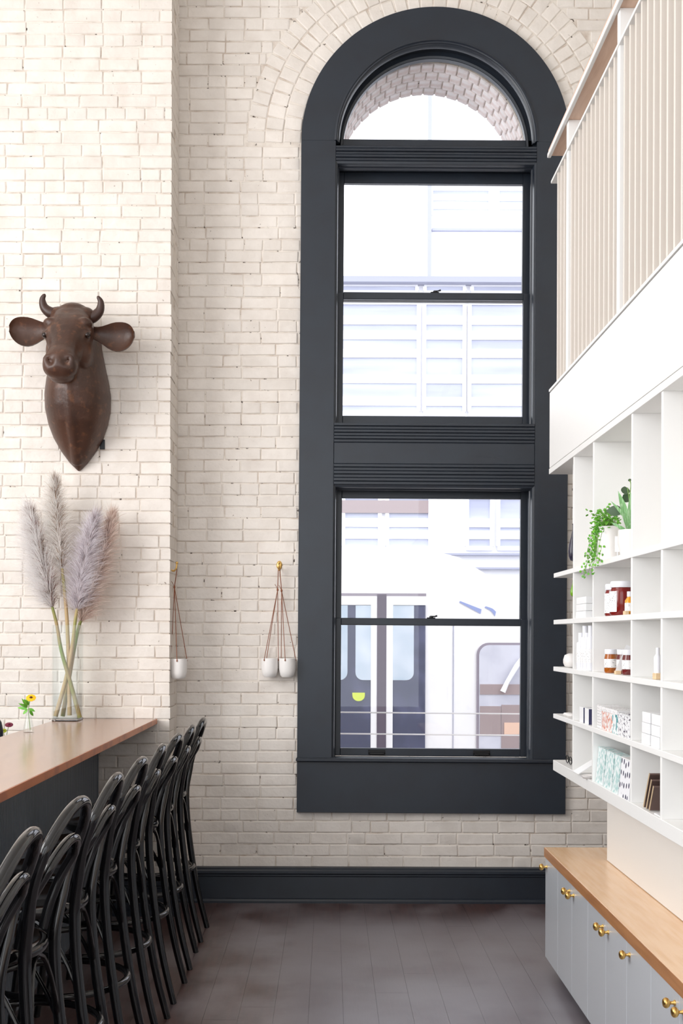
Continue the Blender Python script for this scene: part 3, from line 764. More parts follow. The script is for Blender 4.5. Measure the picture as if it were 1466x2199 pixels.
for s in (-1, 1):
    z0 = 0 if s < 0 else -.02
    p = bez([H(s*.070, .19, 3.275+z0), H(s*.112, .195, 3.277+z0), H(s*.148, .20, 3.305+z0*.8), H(s*.156, .21, 3.345+z0*.6), H(s*.140, .22, 3.372+z0*.5)], 5)
    n_ = len(p)
    m = MB(); m.tube(p, [.038-.030*(i/(n_-1))**1.15-(.004 if i == n_-1 else 0) for i in range(n_)], 12); m.build('horn', bronze_dark, bull, 70)
    # ear: cupped leaf shape
    e0 = H(s*.105, .18, 3.195+z0); e1 = H(s*.335, .20, 3.19+z0*1.5); ax = e1-e0; nn = 14; outer = []; 
    def ear_ring(f):
        wdt = .078*(1-(max(0, f-.6)/.4)**2.4)**.5 if f > .6 else .030+.048*(3*(f/.6)**2-2*(f/.6)**3)
        wdt = max(wdt, .018)
        c = e0+ax*f+Vector((0, 0, -.018*math.sin(PI*f))); r = []
        for k in range(9):       # front (cupped) face, then the back face
            t = -1+2*k/8; r.append(c+Vector((0, .030*(1-t*t)*min(1, wdt/.07)-.012, t*wdt)))
        for k in range(9):
            t = 1-2*k/8; r.append(c+Vector((0, .030*(1-t*t)*min(1, wdt/.07)+.004+.010*(1-t*t), t*wdt)))
        return r
    fr = [math.sin(PI/2*i/nn)**.9 for i in range(nn+1)]
    ro = [ear_ring(f) for f in fr]
    tip = sum(ro[-1], Vector())/len(ro[-1])+Vector((s*.0015, 0, 0)); ro.append([tip+(q-tip)*.3 for q in ro[-1]])
    if s < 0: pass
    m = MB(); m.loft(ro); m.build('ear', bronze, bull, 70)
eye_m = mat('dark_eye', lin(34, 20, 14), .2)
for s in (-1, 1):
    m = MB(); m.ell(A+(B-A)*.445+u*s*.112+v*.036, (.0165, .019, .0165)); m.build('eye', eye_m, bull, 60)
pl = MB().box(*sorted(((213-VX)*YP/F, (224-VX)*YP/F)), YP-.006, YP-.002, ZP(967, F/YP), ZP(946, F/YP), .001).build('wall_plate', black_metal)
tag(pl, 'small grey metal plate on the pier behind the bull shield', 'plate')

# ------------------------------------------------------------------ pampas grass in a glass vase
VXc, VYc = -1.412, 6.53; hw = .070; VH = .515
vase = thing('glass_vase', (VXc, VYc, ZB), 'tall square clear glass vase holding pampas stems on the bar', 'vase')
m = MB(); t_ = .006
m.box(VXc-hw, VXc-hw+t_, VYc-hw, VYc+hw, ZB+.012, ZB+VH, .001); m.box(VXc+hw-t_, VXc+hw, VYc-hw, VYc+hw, ZB+.012, ZB+VH, .001)
m.box(VXc-hw+t_, VXc+hw-t_, VYc-hw, VYc-hw+t_, ZB+.012, ZB+VH, .001); m.box(VXc-hw+t_, VXc+hw-t_, VYc+hw-t_, VYc+hw, ZB+.012, ZB+VH, .001)
m.build('walls', vase_glass, vase)
MB().box(VXc-hw, VXc+hw, VYc-hw, VYc+hw, ZB, ZB+.013, .002).build('base', clear_glass, vase)
MB().box(VXc-hw+.007, VXc+hw-.007, VYc-hw+.007, VYc+hw-.007, ZB+.014, ZB+.145).build('water', vase_glass, vase)

def pampas(stem_px, axis_px, Yo, nfl, wid, cols, label, side=0, ylean=0):
    """stem_px: stem through the vase; axis_px: plume axis (px); wid: plume half width (m); side: bias of the fluff"""
    Y = VYc+Yo
    sp = bez([P(x, y, Y+ylean*(1-i/len(stem_px))*.02) for i, (x, y) in enumerate(stem_px)], 6)
    t = thing('pampas_grass', sp[0], label, 'pampas grass', 'pampas plumes in the tall vase')
    MB().tube(sp, [.0122-.0045*i/len(sp) for i in range(len(sp))], 8).build('stem', cols[0], t, 60)
    ax = bez([P(x, y, Y) for x, y in axis_px], 10); n = len(ax)
    m = MB(); m.tube(ax, [.0045*(1-.8*i/n) for i in range(n)], 6); m.build('rachis', cols[1], t, 60)
    rg = random.Random(len(label)*7+int(Yo*1000))
    for nm, cnt, cm, wf, lf in (('seed_head', int(nfl*.42), cols[1], .5, .9), ('fluff', nfl, cols[2], 1.0, 1.0)):
        m = MB()
        for k in range(cnt):
            f = rg.random()**.9; i = min(int(f*(n-1)), n-2); o_ = ax[i].lerp(ax[i+1], f*(n-1)-i); tg = (ax[i+1]-ax[i]).normalized()
            env = (math.sin(PI*min(1, .10+.90*f)**.8)**.6)*.92+.08
            rad = Vector((rg.gauss(0, 1), rg.gauss(0, 1), rg.gauss(0, 1))); rad -= tg*rad.dot(tg); rad.normalize(); rad.y *= .65
            if side and nm == 'fluff': rad = (rad+Vector((side*.9, 0, -.1))).normalized()
            if side and nm == 'seed_head': rad = (rad-Vector((side*.5, 0, 0))).normalized()
            R = wid*env*wf*(rg.uniform(.4, 1.08) if rg.random() < .8 else rg.uniform(.95, 1.4)); L_ = rg.uniform(.035, .085)*lf
            p0 = o_+rad*R*.12; p1 = o_+tg*L_*.45+rad*R*.62; p2 = o_+tg*L_*.85+rad*R*1.0+Vector((0, 0, -.012*rg.random()))
            for q in range(3 if nm == 'fluff' else 2):     # feathery side hairs near the end of each strand
                jit = Vector((rg.gauss(0, 1), rg.gauss(0, 1), rg.gauss(0, 1)))*.010
                wv = tg.cross(rad).normalized()*.0011
                if q: wv = wv.lerp(Vector((rg.gauss(0, 1), rg.gauss(0, 1), rg.gauss(0, 1))).normalized()*.001, .7)
                a_, b_, c_ = p0+jit*.3, p1+jit, p2+jit*1.9
                m.add([a_-wv, a_+wv, b_+wv, b_-wv, c_], [(0, 1, 2, 3), (3, 2, 4)])
        me = bpy.data.meshes.new(nm); ox = Vector(sp[0]); me.from_pydata([Vector(q)-ox for q in m.v], [], m.f); me.materials.append(cm)
        o = bpy.data.objects.new(nm, me); C.objects.link(o); o.parent = t
def fluffm(name, c1, c2):
    mm = mat(name, lin(*c1), .9, var=(16, lin(*c2), .42, .62), spec=.02); nt = mm.node_tree; p = nt.nodes['Principled BSDF']
    tr = nt.nodes.new('ShaderNodeBsdfTranslucent'); mx = nt.nodes.new('ShaderNodeMixShader'); mx.inputs[0].default_value = .55
    src = p.inputs['Base Color'].links[0].from_socket; nt.links.new(src, tr.inputs[0])
    nt.links.new(p.outputs[0], mx.inputs[1]); nt.links.new(tr.outputs[0], mx.inputs[2]); nt.links.new(mx.outputs[0], nt.nodes['Material Output'].inputs[0]); return mm
st_g = mat('pampas_stem', lin(164, 140, 96), .6, var=(7, lin(120, 140, 66), .45, .62, (1, 1, .8))); st_b = mat('pampas_stem_pale', lin(186, 158, 116), .6, var=(5, lin(150, 150, 84), .5, .65))
pampas([(172, 1543), (152, 1470), (132, 1400), (122, 1345), (112, 1306)], [(112, 1306), (98, 1240), (80, 1165), (62, 1095)], -.03, 2100, .130,
       (st_g, fluffm('mauve_seed', (160, 116, 112), (140, 112, 92)), fluffm('white_fluff', (255, 254, 254), (250, 247, 246))), 'pampas plume with mauve spine and white fringe, leaning left', side=-1)
pampas([(150, 1538), (148, 1440), (144, 1340), (138, 1270), (133, 1222)], [(133, 1225), (126, 1160), (120, 1095), (116, 1036)], -.012, 1900, .106,
       (st_b, fluffm('tan_seed', (178, 148, 124), (150, 120, 98)), fluffm('cream_fluff', (255, 254, 252), (250, 246, 243))), 'tallest upright pampas plume, white on its left flank', side=-.7)
pampas([(120, 1540), (142, 1460), (155, 1390), (162, 1330), (166, 1308)], [(164, 1312), (172, 1250), (186, 1180), (203, 1112)], -.02, 2300, .124,
       (st_b, fluffm('grey_seed', (200, 184, 184), (176, 160, 158)), fluffm('lavender_fluff', (250, 247, 250), (238, 232, 236))), 'lavender-grey pampas plume leaning right, in front of the beige one')
pampas([(135, 1540), (150, 1450), (162, 1380), (170, 1345), (174, 1335)], [(173, 1338), (196, 1270), (222, 1190), (240, 1108)], .022, 1800, .108,
       (st_g, fluffm('rose_seed', (186, 156, 142), (166, 134, 122)), fluffm('beige_fluff', (248, 236, 228), (236, 218, 210))), 'beige-pink pampas plume leaning right behind the grey one')

# small flowers
petal_y = mat('yellow_petal', lin(246, 190, 20), .5); petal_m = mat('maroon_petal', lin(120, 30, 62), .6); disc_b = mat('brown_disc', lin(90, 50, 20), .7); petal_g = mat('green_yellow_petal', lin(170, 180, 40), .6)
bv = P(62, 1575, 5.72); bv.z = ZB
b = thing('bud_vase', bv, 'small clear bud vase with a yellow flower on the bar', 'vase')
m = MB(); m.lathe([(.024, 0), (.026, .004), (.022, .03), (.015, .07), (.0125, .09), (.016, .104)], bv, 20); m.lathe([(.021, .006), (.019, .03), (.012, .07), (.010, .09), (.0135, .104)], bv, 20); m.build('bottle', vase_glass, b, 60)
fl = thing('yellow_flower', bv+Vector((0, 0, .01)), 'yellow flower with brown eye standing in the bud vase', 'flower')
hd = P(67, 1500, 5.70)
MB().tube(bez([bv+Vector((.008, 0, .012)), bv+Vector((0, 0, .09)), P(63, 1515, 5.71), hd], 6), .0016, 6).build('stem', stem_green, fl, 60)
def flower_head(c, r, pm_, dm, parent, n=9, tilt=.9):
    nrm_ = Vector((.15, -.8, tilt)).normalized(); q = nrm_.to_track_quat('Z', 'Y').to_matrix()
    for k in range(n):
        a = 2*PI*k/n; dr = Vector((math.cos(a), math.sin(a), 0)); sd = Vector((-math.sin(a), math.cos(a), 0)); p = []
        for f, w_ in ((.2, .10), (.55, .30), (.85, .32), (1, .16)): p.append((dr*f*r-sd*w_*r+Vector((0, 0, -.1*f*f*r)), dr*f*r+sd*w_*r+Vector((0, 0, -.1*f*f*r))))
        m = MB(); m.loft([[c+q @ l, c+q @ rr_, c+q @ (rr_+Vector((0, 0, -.0012))), c+q @ (l+Vector((0, 0, -.0012)))] for l, rr_ in p]); m.build('petal', pm_, parent)
    m = MB(); m.ell(c+q @ Vector((0, 0, .001)), (r*.32, r*.32, r*.24)); m.build('disc', dm, parent, 60)
flower_head(hd, .023, petal_y, disc_b, fl)
def leaf(mb_, base, tip, wdt, bend=.25, nrm_=Vector((0, -1, .4)), n=6, thick=.0006):
    base, tip = Vector(base), Vector(tip); ax = tip-base; sd = ax.cross(nrm_).normalized(); up = sd.cross(ax).normalized(); r = []
    for i in range(n+1):
        f = i/n; c = base+ax*f+up*bend*ax.length*math.sin(PI*f)*.5; w_ = wdt*max(.04, math.sin(PI*f**.8)**.8); r.append([c-sd*w_, c+up*w_*-.25, c+sd*w_, c+sd*w_-up*thick, c+up*(w_*-.25-thick), c-sd*w_-up*thick])
    mb_.loft(r)
for a, b_ in (((60, 1522), (40, 1513)), ((60, 1520), (47, 1502)), ((61, 1526), (38, 1522)), ((62, 1524), (76, 1530)), ((60, 1527), (50, 1536)), ((62, 1515), (52, 1504)), ((63, 1518), (57, 1500)), ((64, 1527), (72, 1540))):
    m = MB(); leaf(m, P(*a, 5.71), P(*b_, 5.70+random.uniform(-.03, .03)), .007); m.build('leaf', leaf_green, fl, 60)
# flowers and bottle on the back counter behind the bar
bc = P(14, 1600, 6.30); bc.z = .93
b2 = thing('jam_jar_vase', bc, 'little glass behind the bar edge with maroon and green flowers', 'vase'); m = MB(); m.lathe([(.022, 0), (.024, .03), (.02, .07), (.023, .08)], bc, 16); m.build('glass', vase_glass, b2, 60)
f2 = thing('maroon_flower', bc+Vector((0, 0, .005)), 'maroon flower peeking over the bar edge at far left', 'flower'); h2 = P(20, 1558, 6.28)
MB().tube(bez([bc+Vector((0, 0, .005)), bc+Vector((.002, 0, .09)), h2], 6), .0016, 6).build('stem', stem_green, f2); flower_head(h2, .021, petal_m, petal_m, f2, 12, 1.4)
f3 = thing('green_flower', bc+Vector((-.006, 0, .005)), 'yellow-green flower at far left beside the maroon one', 'flower'); h3 = P(8, 1571, 6.28)
MB().tube(bez([bc+Vector((-.006, 0, .005)), bc+Vector((-.008, 0, .07)), h3], 6), .0016, 6).build('stem', stem_green, f3); flower_head(h3, .017, petal_g, petal_g, f3, 12, 1.2)
db = P(-6, 1600, 6.2); db.z = .93
m = MB(); m.lathe([(.03, 0), (.032, .01), (.032, .13), (.024, .17), (.012, .19), (.012, .225), (.014, .226), (.014, .235), (0, .235)], db, 20); o = m.build('dark_bottle', mat('dark_bottle_glass', lin(40, 46, 56), .15), loc=tuple(db), smooth=50); tag(o, 'dark bottle shoulder at the far left edge behind the bar', 'bottle')
m = MB(); m.box(-.012, .012, -.012, .012, 0, .035, .003); 

# ------------------------------------------------------------------ hanging planters
def hook(px, py, Y, flat, label):
    c = P(px, py, Y); h = thing('brass_hook', c, label, 'hook', 'brass hooks on the brick')
    m = MB()
    if flat:      # on the rear wall, facing us
        m.ell(c+Vector((0, .004, 0)), (.017, .006, .026)); pl_ = m.build('plate', brass, h, 70)
        m = MB(); m.tube(bez([c+Vector((0, 0, -.006)), c+Vector((0, -.03, -.03)), c+Vector((0, -.055, -.022)), c+Vector((0, -.06, .004))], 5), .0048, 8); m.ell(c+Vector((0, -.06, .008)), (.008, .008, .008)); m.build('prong', brass, h, 70)
        return c+Vector((0, -.04, -.030))
    m.ell(c+Vector((-.004, 0, 0)), (.006, .014, .042)); m.build('plate', brass, h, 70)
    m = MB(); m.tube(bez([c+Vector((0, -.002, -.026)), c+Vector((.02, -.006, -.043)), c+Vector((.036, -.010, -.030)), c+Vector((.041, -.012, -.002))], 5), .0048, 8); m.ell(c+Vector((.041, -.012, .002)), (.008, .008, .008)); m.build('prong', brass, h, 70)
    return c+Vector((.022, -.006, -.036))
def planter(at, rim, knot, d, label, ph):
    """at: hook seat; rim: centre of the rim; knot: knot point"""
    r = d/2; h_ = d*1.12
    t = thing('hanging_planter', rim+Vector((0, 0, -h_)), label, 'planter', 'white planters hung on leather cords')
    pr = [(0, -h_), (r*.62, -h_), (r*.84, -h_+.010), (r*.94, -h_+.030), (r, -h_*.5), (r, 0), (r-.006, 0), (r-.006, -h_+.02), (0, -h_+.015)]
    MB().lathe([(max(a_, 0), b_) for a_, b_ in pr], rim, 28).build('pot', ceramic, t, 40)
    kn = MB(); kn.ell(knot, (.006, .006, .009)); kn.tube(bez([knot, knot+Vector((-.008, -.004, .02)), knot+Vector((-.016, -.005, .032))], 4), .0016, 5); kn.build('knot', leather, t, 60)
    MB().tube([knot, at+Vector((0, 0, .004))], .0026, 6).build('cord', leather, t)
    for k in range(3):
        a_ = ph+2*PI*k/3; e = rim+Vector(((r+.002)*math.cos(a_), (r+.002)*math.sin(a_), -.006))
        m = MB(); m.tube([knot, e], .0021, 6); m.ell(e+Vector((0, 0, -.004)), (.004, .004, .006)); m.build('cord', leather, t)
Y1 = YP+.075
k1 = hook(364, 1211, Y1, False, 'brass hook on the side of the pier')
k1.x = XP+.03
rim = P(383, 1416, Y1-.0); planter(k1, rim, P(374, 1262, Y1), .099, 'single white planter hanging at the pier corner', .5)
Yh = YW-.004; k2 = hook(599, 1214, Yh, True, 'brass hook on the brick left of the window')
Y2 = YW-.056
planter(k2+Vector((-.004, 0, 0)), P(579, 1414, Y2), P(595.5, 1267, Y2+.012), .097, 'white planter of the pair, hanging on its left', 2.0)
planter(k2+Vector((.004, 0, 0)), P(617, 1414, Y2-.004), P(604, 1269, Y2+.012), .097, 'white planter of the pair, nearest the window casing', .3)
# ------------------------------------------------------------------ wall shelves on the right
SZ = [1.832, 1.623, 1.414, 1.203, .995]           # tops of the boards
YE = F*XR/(1188-VX)                                # far ends of the boards
DY = [F*XR/(x-VX) for x in (1229, 1271, 1353.5, 1418)]+[3.09, 2.50, 2.13]
shelf = thing('wall_shelf', (XR+.1, YE, .953), 'white open shelf unit on the right wall under the mezzanine', 'shelf')
YN = 1.4
for k, z in enumerate(SZ):
    th = .046 if k == 4 else .020
    MB().box(XR, XWL, YN, YE, z-th, z, .0012).build('shelf_board', white_paint, shelf)
tops = [zb]+[z-.020 for z in SZ[:4]]
for k, z in enumerate(SZ):
    for y in DY:
        MB().box(XR+.002, XWL, y-.009, y+.009, z, tops[k], .001).build('divider', white_paint, shelf)

def yat(px, X): return F*X/(px-VX)
def put(px, Y, k): return Vector(((px-VX)*Y/F, Y, SZ[k]))
# --- top row
drop = mat('dark_glazed_drop', lin(50, 46, 62), .18); green_glass = mat('green_glass', lin(120, 170, 40), .2)
def hanging(name, px, py0, py1, X, r, m_, topz, label, cat):
    Y = yat(px, X); z0 = CZ-(py1-VY)*Y/F; z1 = CZ-(py0-VY)*Y/F; h_ = z1-z0; c = Vector((X, Y, z0))
    t = thing(name, c, label, cat)
    MB().lathe([(0, 0), (r*.55, h_*.03), (r*.92, h_*.14), (r, h_*.27), (r*.82, h_*.45), (r*.42, h_*.65), (r*.15, h_*.82), (r*.10, h_*.95), (r*.2, h_*.98), (0, h_)], c, 20).build('body', m_, t, 60)
    MB().tube([c+Vector((0, 0, h_-.003)), Vector((X, Y, topz))], .0012, 5).build('string', white_card, t)
hanging('hanging_drop', 1229, 1122, 1204, 1.05, .020, drop, zb, 'dark glossy teardrop ornament hanging past the shelf end', 'ornament')
hanging('hanging_bottle', 1229.5, 1244, 1279, 1.04, .012, green_glass, SZ[0]-.02, 'small green ornament hanging under the topmost shelf end', 'ornament')
# trailing clover-like plant in a tapered white pot
c = put(1308, 4.505, 0)
t = thing('trailing_plant', c, 'leafy green trailing plant in a pale pot on the top shelf', 'plant')
MB().lathe([(0, 0), (.050, 0), (.046, .06), (.042, .115), (.045, .125), (.040, .125), (.040, .10), (0, .10)], c, 24).build('pot', ceramic, t, 40)
rg = random.Random(3); fo = MB(); stm = MB()
for k in range(46):
    a = rg.uniform(0, 2*PI); rr = rg.uniform(.02, .085); top = c+Vector((-.035*rg.random()+rr*.55*math.cos(a), rr*1.0*math.sin(a)+.03*rg.random(), .125+rg.uniform(0, .055)))
    base = c+Vector((.02*math.cos(a), .02*math.sin(a), .11)); stm.tube(bez([base, (base+top)/2+Vector((0, 0, .02)), top], 3), .0009, 4)
    for q in range(5):
        e = top+Vector((rg.gauss(0, .012), rg.gauss(0, .014), rg.gauss(0, .010)))
        n_ = Vector((rg.gauss(0, .5), rg.gauss(-.5, .5), 1)).normalized(); fo.ell(e, (.0066, .0066, .0012), 7, 3, n_.to_track_quat('Z', 'Y').to_matrix())
for k in range(15):          # strands over the shelf edge
    a = rg.uniform(PI*.35, PI*1.45); o_ = c+Vector((.038*math.cos(a), .038*math.sin(a), .115)); ln = rg.uniform(.06, .17); xo = -.035-rg.random()*.03
    e = c+Vector((xo-.012, rg.uniform(-.06, .17), .115-ln)); p = bez([o_, o_.lerp(e, .5)+Vector((0, 0, .045)), e], 5); stm.tube(p, .0008, 4)
    for q in p[3:]:
        for r_ in range(2):
            n_ = Vector((rg.gauss(-.5, .5), rg.gauss(-.5, .5), rg.gauss(0, .5))).normalized(); fo.ell(q+Vector((rg.gauss(0, .006), rg.gauss(0, .008), rg.gauss(0, .006))), (.0058, .0058, .0011), 7, 3, n_.to_track_quat('Z', 'Y').to_matrix())
o = fo.build('foliage', leaf_green, t, 60); o['kind'] = 'stuff'; stm.build('stems', stem_green, t, 60)
# price card on a wire stand
c = put(1317, 4.36, 0); t = thing('price_card', c, 'white card on a wire clip before the trailing plant', 'card')
MB().box(c.x-.002, c.x+.02, c.y-.024, c.y-.022, c.z+.020, c.z+.076).build('card', white_card, t)
m = MB(); m.tube([c+Vector((0, -.02, .001)), c+Vector((0, .02, .001))], .0012, 5); m.tube([c+Vector((.008, -.021, 0)), c+Vector((.008, -.021, .03))], .0012, 5); m.build('clip', steel, t)
# broad-leaved plant
c = put(1357, 4.30, 0); t = thing('broad_leaf_plant', c, 'plant with broad dark and pale upright leaves on the top shelf', 'plant')
MB().lathe([(0, 0), (.040, 0), (.052, .05), (.050, .095), (.045, .095), (.045, .08), (0, .08)], c, 24).build('pot', ceramic, t, 40)
def sp(px, py, dx=0):
    X = c.x+dx; Y = c.y+.0; s_ = F/Y; return Vector(((px-VX)/s_, Y, CZ-(py-VY)/s_))
L_ = [((1350, 1140), (1327, 1052), .013, leaf_pale), ((1352, 1140), (1350, 1056), .013, leaf_pale), ((1349, 1142), (1337, 1098), .010, leaf_pale), ((1348, 1142), (1312, 1120), .007, leaf_pale), ((1349, 1120), (1310, 1074), .006, leaf_pale),
      ((1336, 1095), (1303, 1094), .020, leaf_dark), ((1342, 1060), (1344, 1040), .016, leaf_dark), ((1352, 1075), (1340, 1058), .020, leaf_dark), ((1356, 1110), (1378, 1060), .018, leaf_pale), ((1358, 1120), (1374, 1095), .014, leaf_dark), ((1347, 1030), (1356, 1027), .005, leaf_dark)]
for a, b_, w_, mm in L_:
    m = MB(); leaf(m, sp(*a), sp(*b_)+Vector((0, random.uniform(-.03, .03), 0)), w_, .15, Vector((0, -1, .15))); m.build('leaf', mm, t, 60)
m = MB()
for a, b_ in (((1353, 1150), (1351, 1060)), ((1352, 1150), (1346, 1045)), ((1352, 1148), (1336, 1096)), ((1351, 1060), (1350, 1028))): m.tube(bez([sp(*a), (sp(*a)+sp(*b_))/2+Vector((.004, 0, .01)), sp(*b_)], 4), .0018, 5)
m.build('stem', stem_green, t, 60)
# --- second row
def bx(name, x0, x1, y0, y1, z0, z1, m_, label, cat, group=None, b=.0012):
    o = MB().box(x0, x1, y0, y1, z0, z1, b).build(name, m_, loc=((x0+x1)/2, (y0+y1)/2, z0)); tag(o, label, cat, group); return o
nm = ['bottom', 'middle', 'topmost']
for k in range(3):
    z = SZ[1]+.0003+k*.0285
    bx('carton', 1.012+.001*k, 1.072, 4.80, 4.985, z, z+.0275, white_card, nm[k]+' long white carton stacked on the second shelf', 'box', 'small cartons stacked on the second shelf')
def jar(name, c, r, h_, fillm, lidm, label, lab=None, lidh=.022, oct_=24):
    t = thing(name, c, label, 'jar')
    MB().lathe([(0, .001), (r*.9, .001), (r, .008), (r, h_-.03), (r*.93, h_-.018), (r*.86, h_-.012), (r*.86, h_-.004), (0, h_-.004)], c, oct_).build('body', fillm, t, 40)
    MB().lathe([(0, h_-.010), (r*.92, h_-.010), (r*.95, h_-.006), (r*.95, h_+lidh-.014), (r*.90, h_+lidh-.010), (0, h_+lidh-.010)], c, 24).build('lid', lidm, t, 40)
    if lab:
        a0_, a1_, z0_, z1_ = lab
        m = MB(); R2 = r+.0008; n_ = 10
        m.loft([[c+Vector((R2*math.cos(a), R2*math.sin(a), z0_)), c+Vector((R2*math.cos(a), R2*math.sin(a), z1_)), c+Vector(((R2-.0006)*math.cos(a), (R2-.0006)*math.sin(a), z1_)), c+Vector(((R2-.0006)*math.cos(a), (R2-.0006)*math.sin(a), z0_))] for a in [a0_+(a1_-a0_)*i/n_ for i in range(n_+1)]])
        m.build('label', print_mat, t, 40)
    return t
def printed(name, base, ink, scale, lo_, hi_, stretch=(1, 1, 1), kind='noise'):
    m = bpy.data.materials.new(name); m.use_nodes = True; nt = m.node_tree; N = nt.nodes; L = nt.links; p = N['Principled BSDF']; p.inputs['Roughness'].default_value = .5
    tc = N.new('ShaderNodeTexCoord'); mp = N.new('ShaderNodeMapping'); mp.inputs['Scale'].default_value = stretch; L.new(tc.outputs['Object'], mp.inputs[0])
    if kind == 'noise': n = N.new('ShaderNodeTexNoise'); n.inputs['Detail'].default_value = 1; o_ = n.outputs['Fac']
    else: n = N.new('ShaderNodeTexVoronoi'); n.inputs['Randomness'].default_value = .35; o_ = n.outputs['Distance']
    n.inputs['Scale'].default_value = scale; L.new(mp.outputs[0], n.inputs['Vector'])
    r = N.new('ShaderNodeMapRange'); r.inputs['From Min'].default_value = lo_; r.inputs['From Max'].default_value = hi_; L.new(o_, r.inputs['Value'])
    mx = N.new('ShaderNodeMix'); mx.data_type = 'RGBA'; mx.inputs[6].default_value = (*base, 1); mx.inputs[7].default_value = (*ink, 1); L.new(r.outputs[0], mx.inputs[0]); L.new(mx.outputs[2], p.inputs['Base Color'])
    return m
print_mat = printed('printed_label', lin(246, 244, 244), lin(90, 86, 92), 160, .64, .70, (1, 1, 2.2))
jam_red = mat('red_preserve', lin(120, 24, 20), .15, spec=.6); jam_amber = mat('amber_preserve', lin(164, 88, 22), .15, spec=.6); jam_dark = mat('dark_preserve', lin(104, 34, 34), .15, spec=.6); orange = mat('orange_liquid', lin(236, 160, 40), .2); pale_wood = mat('pale_wood', lin(230, 200, 160), .5)
jar('preserve_jar', put(1317, 4.49, 1), .033, .108, jam_red, white_plastic, 'red preserve jar behind the front one, left of it on the second shelf', (PI*.95, PI*1.45, .012, .085))
jar('preserve_jar', put(1336, 4.36, 1), .046, .112, jam_red, white_plastic, 'large red preserve jar with oval white label on the second shelf', (PI*.98, PI*1.28, .014, .088))
c = put(1351, 4.20, 1); t = thing('dropper_bottle', c, 'small amber bottle right of the red jars on the second shelf', 'bottle')
MB().lathe([(0, 0), (.015, 0), (.016, .004), (.016, .05), (.008, .062), (.008, .066), (0, .066)], c, 16).build('body', orange, t, 40); MB().lathe([(0, .064), (.009, .064), (.009, .082), (0, .082)], c, 14).build('cap', white_plastic, t, 40); MB().lathe([(.0164, .014), (.0166, .014), (.0166, .042), (.0164, .042)], c, 16).build('label', print_mat, t, 40)
bx('wood_block', 1.012, 1.026, 4.155, 4.185, SZ[1]+.0003, SZ[1]+.014, pale_wood, 'tiny pale wooden card holder before the red jars', 'card holder')
# --- third row
c = put(1227, 5.25, 2); o = MB(); o.lathe([(0, .0), (.012, .0008), (.03, .006), (.036, .02), (.036, .034), (.03, .054), (.012, .062), (0, .0625)], c, 24); o = o.build('white_round_dish', ceramic, loc=tuple(c), smooth=60); tag(o, 'round white ceramic ornament at the far end of the third shelf', 'ornament')
for k, (px, X, h_, lb) in enumerate(((1248, 4.95, .150, 'front left white bottle on the third shelf'), (1257, 4.905, .178, 'taller white bottle behind, on the third shelf'), (1261, 4.855, .150, 'front right white bottle on the third shelf'), (1269, 4.80, .178, 'tall white bottle next to the divider on the third shelf'))):
    c = put(px, X, 2); t = thing('lotion_bottle', c, lb, 'bottle', 'white bottles on the third shelf')
    MB().lathe([(0, 0), (.0185, 0), (.020, .004), (.020, h_*.70), (.017, h_*.745), (.010, h_*.75), (0, h_*.75)], c, 20).build('body', white_plastic, t, 40)
    MB().lathe([(0, h_*.75), (.013, h_*.75), (.013, h_), (0, h_)], c, 16).build('cap', white_plastic, t, 40)
    MB().lathe([(.0203, .03), (.0206, .03), (.0206, .085), (.0203, .085)], c, 20).build('label', print_mat, t, 40)
for px, X, mm, lb in ((1311, 4.48, jam_amber, 'amber honey jar, leftmost on the third shelf'), (1324, 4.54, jam_amber, 'amber jar behind the leaning card on the third shelf'), (1338, 4.37, jam_dark, 'brown jar right of the leaning card on the third shelf'), (1350, 4.26, jam_dark, 'dark red jar beside the divider on the third shelf')):
    jar('honey_jar', put(px, X, 2), .0235, .080, mm, white_plastic, lb, (PI*.8, PI*1.75, .020, .052), .018)
c = put(1326, 4.31, 2); t = thing('price_card', c, 'slanting white card in a wooden block before the honey jars', 'card')
MB().box(c.x-.010, c.x+.010, c.y-.012, c.y+.012, c.z+.0003, c.z+.013, .001).build('block', pale_wood, t)
q = MB().box(-.010, .010, -.0006, .0006, 0, .10).build('card', white_card, t, loc=(0, 0, 0)); q.location = (.0, -.004, .010); q.rotation_euler = (math.radians(8), math.radians(21), 0)
c = put(1412, 3.80, 2); t = thing('candle_bottle', c, 'white bottle on a pale wooden foot, right part of third shelf', 'bottle')
MB().box(c.x-.012, c.x+.022, c.y-.018, c.y+.018, c.z+.0003, c.z+.020, .002).build('foot', pale_wood, t); MB().lathe([(0, .02), (.012, .02), (.012, .07), (.006, .08), (.006, .1), (0, .1)], c, 16).build('body', white_plastic, t, 40)
# --- fourth row
c = put(1222, 5.25, 3)
for k in range(2):
    m = MB(); q = c+Vector((.0, -.07*k, 0)); m.lathe([(0, .0003), (.02, .0003), (.027, .008), (.022, .015), (0, .017)], q, 18); o = m.build('soap_bar', ceramic, loc=tuple(q), smooth=60); tag(o, ('farther' if k == 0 else 'nearer')+' white rounded soap at the far end of the fourth shelf', 'soap', 'soaps on the fourth shelf')
Ya = 4.935
for k in range(2):
    t = thing('gift_box', (1.05, Ya-.06-.10*k, SZ[3]), ('left' if k == 0 else 'right')+' upright white box with navy edges on the fourth shelf', 'box', 'white boxes on the fourth shelf')
    MB().box(1.014, 1.064, Ya-.09-.10*k, Ya-.02-.10*k, SZ[3]+.0003, SZ[3]+.062, .0008).build('box', white_card, t); MB().box(1.0152, 1.0652, Ya-.0935-.10*k, Ya-.0895-.10*k, SZ[3]+.0003, SZ[3]+.061).build('edge', navy, t)
